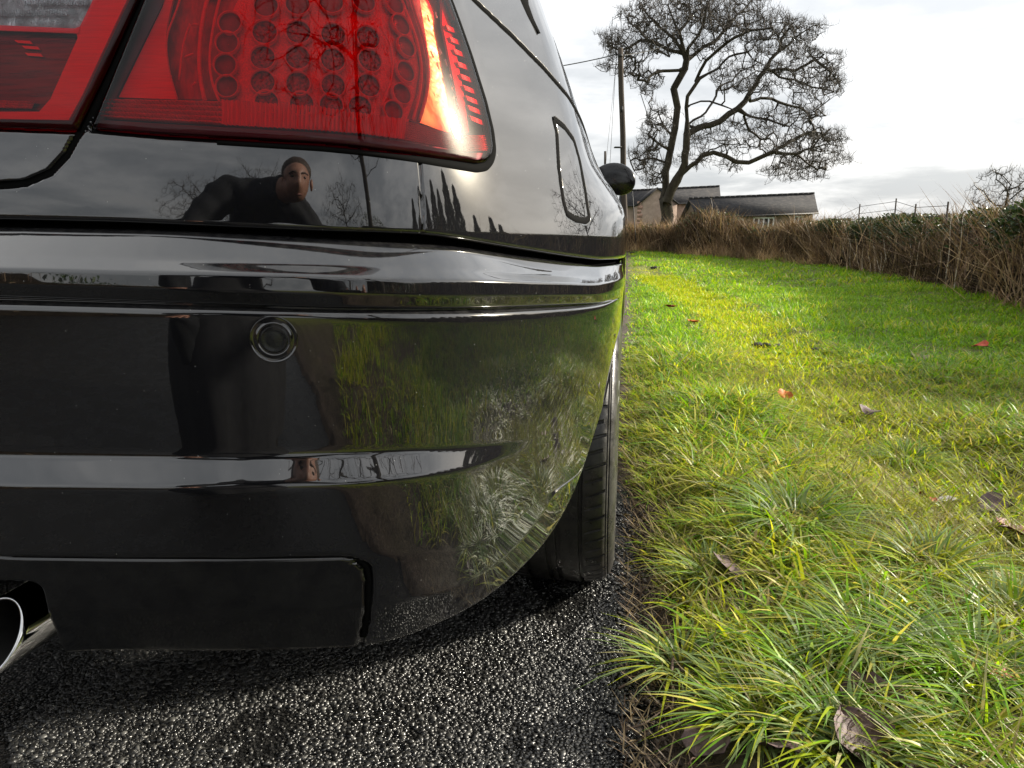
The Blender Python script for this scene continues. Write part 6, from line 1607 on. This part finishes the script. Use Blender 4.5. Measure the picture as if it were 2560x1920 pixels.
me2.polygons.foreach_set('material_index', zi_.astype(np.int32)); me2.polygons.foreach_set('use_smooth', np.ones(len(cen), bool)); me2.update()
def ball(name, c, r, mat, parent, k=12):
    u_, v_ = np.meshgrid(np.linspace(0, np.pi, k), np.linspace(0, 2 * np.pi, 2 * k, endpoint=False), indexing='ij')
    V = np.asarray(c) + np.stack([r[0] * np.sin(u_) * np.cos(v_), r[1] * np.sin(u_) * np.sin(v_), r[2] * np.cos(u_)], -1)
    i, j = np.meshgrid(np.arange(k - 1), np.arange(2 * k), indexing='ij'); n2 = 2 * k
    F = np.stack([i * n2 + j, (i + 1) * n2 + j, (i + 1) * n2 + (j + 1) % n2, i * n2 + (j + 1) % n2], -1).reshape(-1, 4)
    return np_mesh(name, V, F, mat, parent)
EYE = simple('eye', (.02, .015, .012), .1)
for ex_ in (-.036, .036):
    ball('eye', facept(ex_, .016) - fd * .004, (.013, .009, .0065), EYE, person)
    mb = MB(); mb.tube([facept(ex_ - .020, .030) + fd * .001, facept(ex_, .036) + fd * .002, facept(ex_ + .020, .031) + fd * .001], .0035, 6); mb.build('eyebrow', HAIR, person)
ball('hair', HC + fu * .050 - fd * .050, (.092, .078, .076), HAIR, person, 16)
ball('ear', HC - fr_ * .088 - fd * .012 - fu * .01, (.010, .020, .030), SKINM, person); ball('ear', HC + fr_ * .088 - fd * .012 - fu * .01, (.010, .020, .030), SKINM, person)
mb = MB(); mb.tube([facept(-.024, -.062), facept(0, -.062) + fd * .002, facept(.024, -.062)], .0035, 6); mb.build('mouth', simple('lips', (.30, .12, .10), .5), person)
# open coat hanging down over the bent legs
nz_, na_ = 16, 48; tz_, ta_ = np.meshgrid(np.linspace(0, 1, nz_), np.linspace(0, 2 * np.pi, na_, endpoint=False), indexing='ij')
cxx = -.655 - .02 * tz_; cyy = -.68 + .10 * tz_
rr_ = (.185 + .13 * np.sin(tz_ * 2.4)) * (1 + .05 * np.sin(ta_ * 7 + tz_ * 3) * tz_ + .03 * np.sin(ta_ * 13) * tz_)
Vc = np.stack([cxx + rr_ * np.cos(ta_), cyy + rr_ * 1.12 * np.sin(ta_), .86 - .80 * tz_ + .02 * np.sin(ta_ * 3) * tz_], -1)
i_, j_ = np.meshgrid(np.arange(nz_ - 1), np.arange(na_), indexing='ij')
np_mesh('coat', Vc, np.stack([i_ * na_ + j_, (i_ + 1) * na_ + j_, (i_ + 1) * na_ + (j_ + 1) % na_, i_ * na_ + (j_ + 1) % na_], -1).reshape(-1, 4), simple('dark_coat', (.016, .016, .018), .9, nscale=40, namp=.4), person)
# phone: a slab just behind the lens
PB_ = simple('phone_case', (.012, .012, .013), .35); LG = simple('lens_glass', (.003, .003, .004), .03, coat=1)
fwd = np.array([0, CT, -ST]); upv = np.array([0, ST, CT]); rx = np.array([1.0, 0, 0]); O3 = np.array([0, 0, CAMH]) - fwd * .004
ctrp = 0
q_ = [(cx_ + .011 * math.cos(t_), cz_ + .011 * math.sin(t_)) for cx_, cz_, t0 in ((.064, .0255, 0), (-.064, .0255, 90), (-.064, -.0255, 180), (.064, -.0255, 270)) for t_ in np.radians(np.linspace(t0, t0 + 90, 7))]
n_ = len(q_); rows_ = [(.93, -.0039), (1.0, -.0028), (1.0, .0028), (.93, .0039)]
Vp = [(x * k_, y_, z * k_) for k_, y_ in rows_ for x, z in q_]
Fp = [[r * n_ + i, r * n_ + (i + 1) % n_, (r + 1) * n_ + (i + 1) % n_, (r + 1) * n_ + i] for r in range(3) for i in range(n_)] + [list(range(n_))[::-1], [3 * n_ + i for i in range(n_)]]
pm = bpy.data.meshes.new('phone'); pm.from_pydata(Vp, [], Fp); pm.materials.append(PB_)
ph = bpy.data.objects.new('phone', pm); COL.objects.link(ph)
ctrp = O3 - fwd * .0085 + rx * .060 - upv * .020
ph.matrix_world = Matrix(((1, 0, 0, ctrp[0]), (0, CT, ST, ctrp[1]), (0, -ST, CT, ctrp[2]), (0, 0, 0, 1)))
tag(ph, 'black phone held sideways in the photographer\'s right hand behind the car', 'phone')
for dx, dz in ((0, 0), (.002, -.022), (.021, -.011)):
    c = O3 + rx * dx + upv * dz
    l_ = lathe('phone_lens', [(.0088, -.0046), (.0088, -.0010), (.0080, -.0002), (.0070, -.0006), (.0002, -.0008)], LG, None, c, rx, upv, fwd, 24)
    l_.parent = ph; l_.matrix_parent_inverse = ph.matrix_world.inverted()
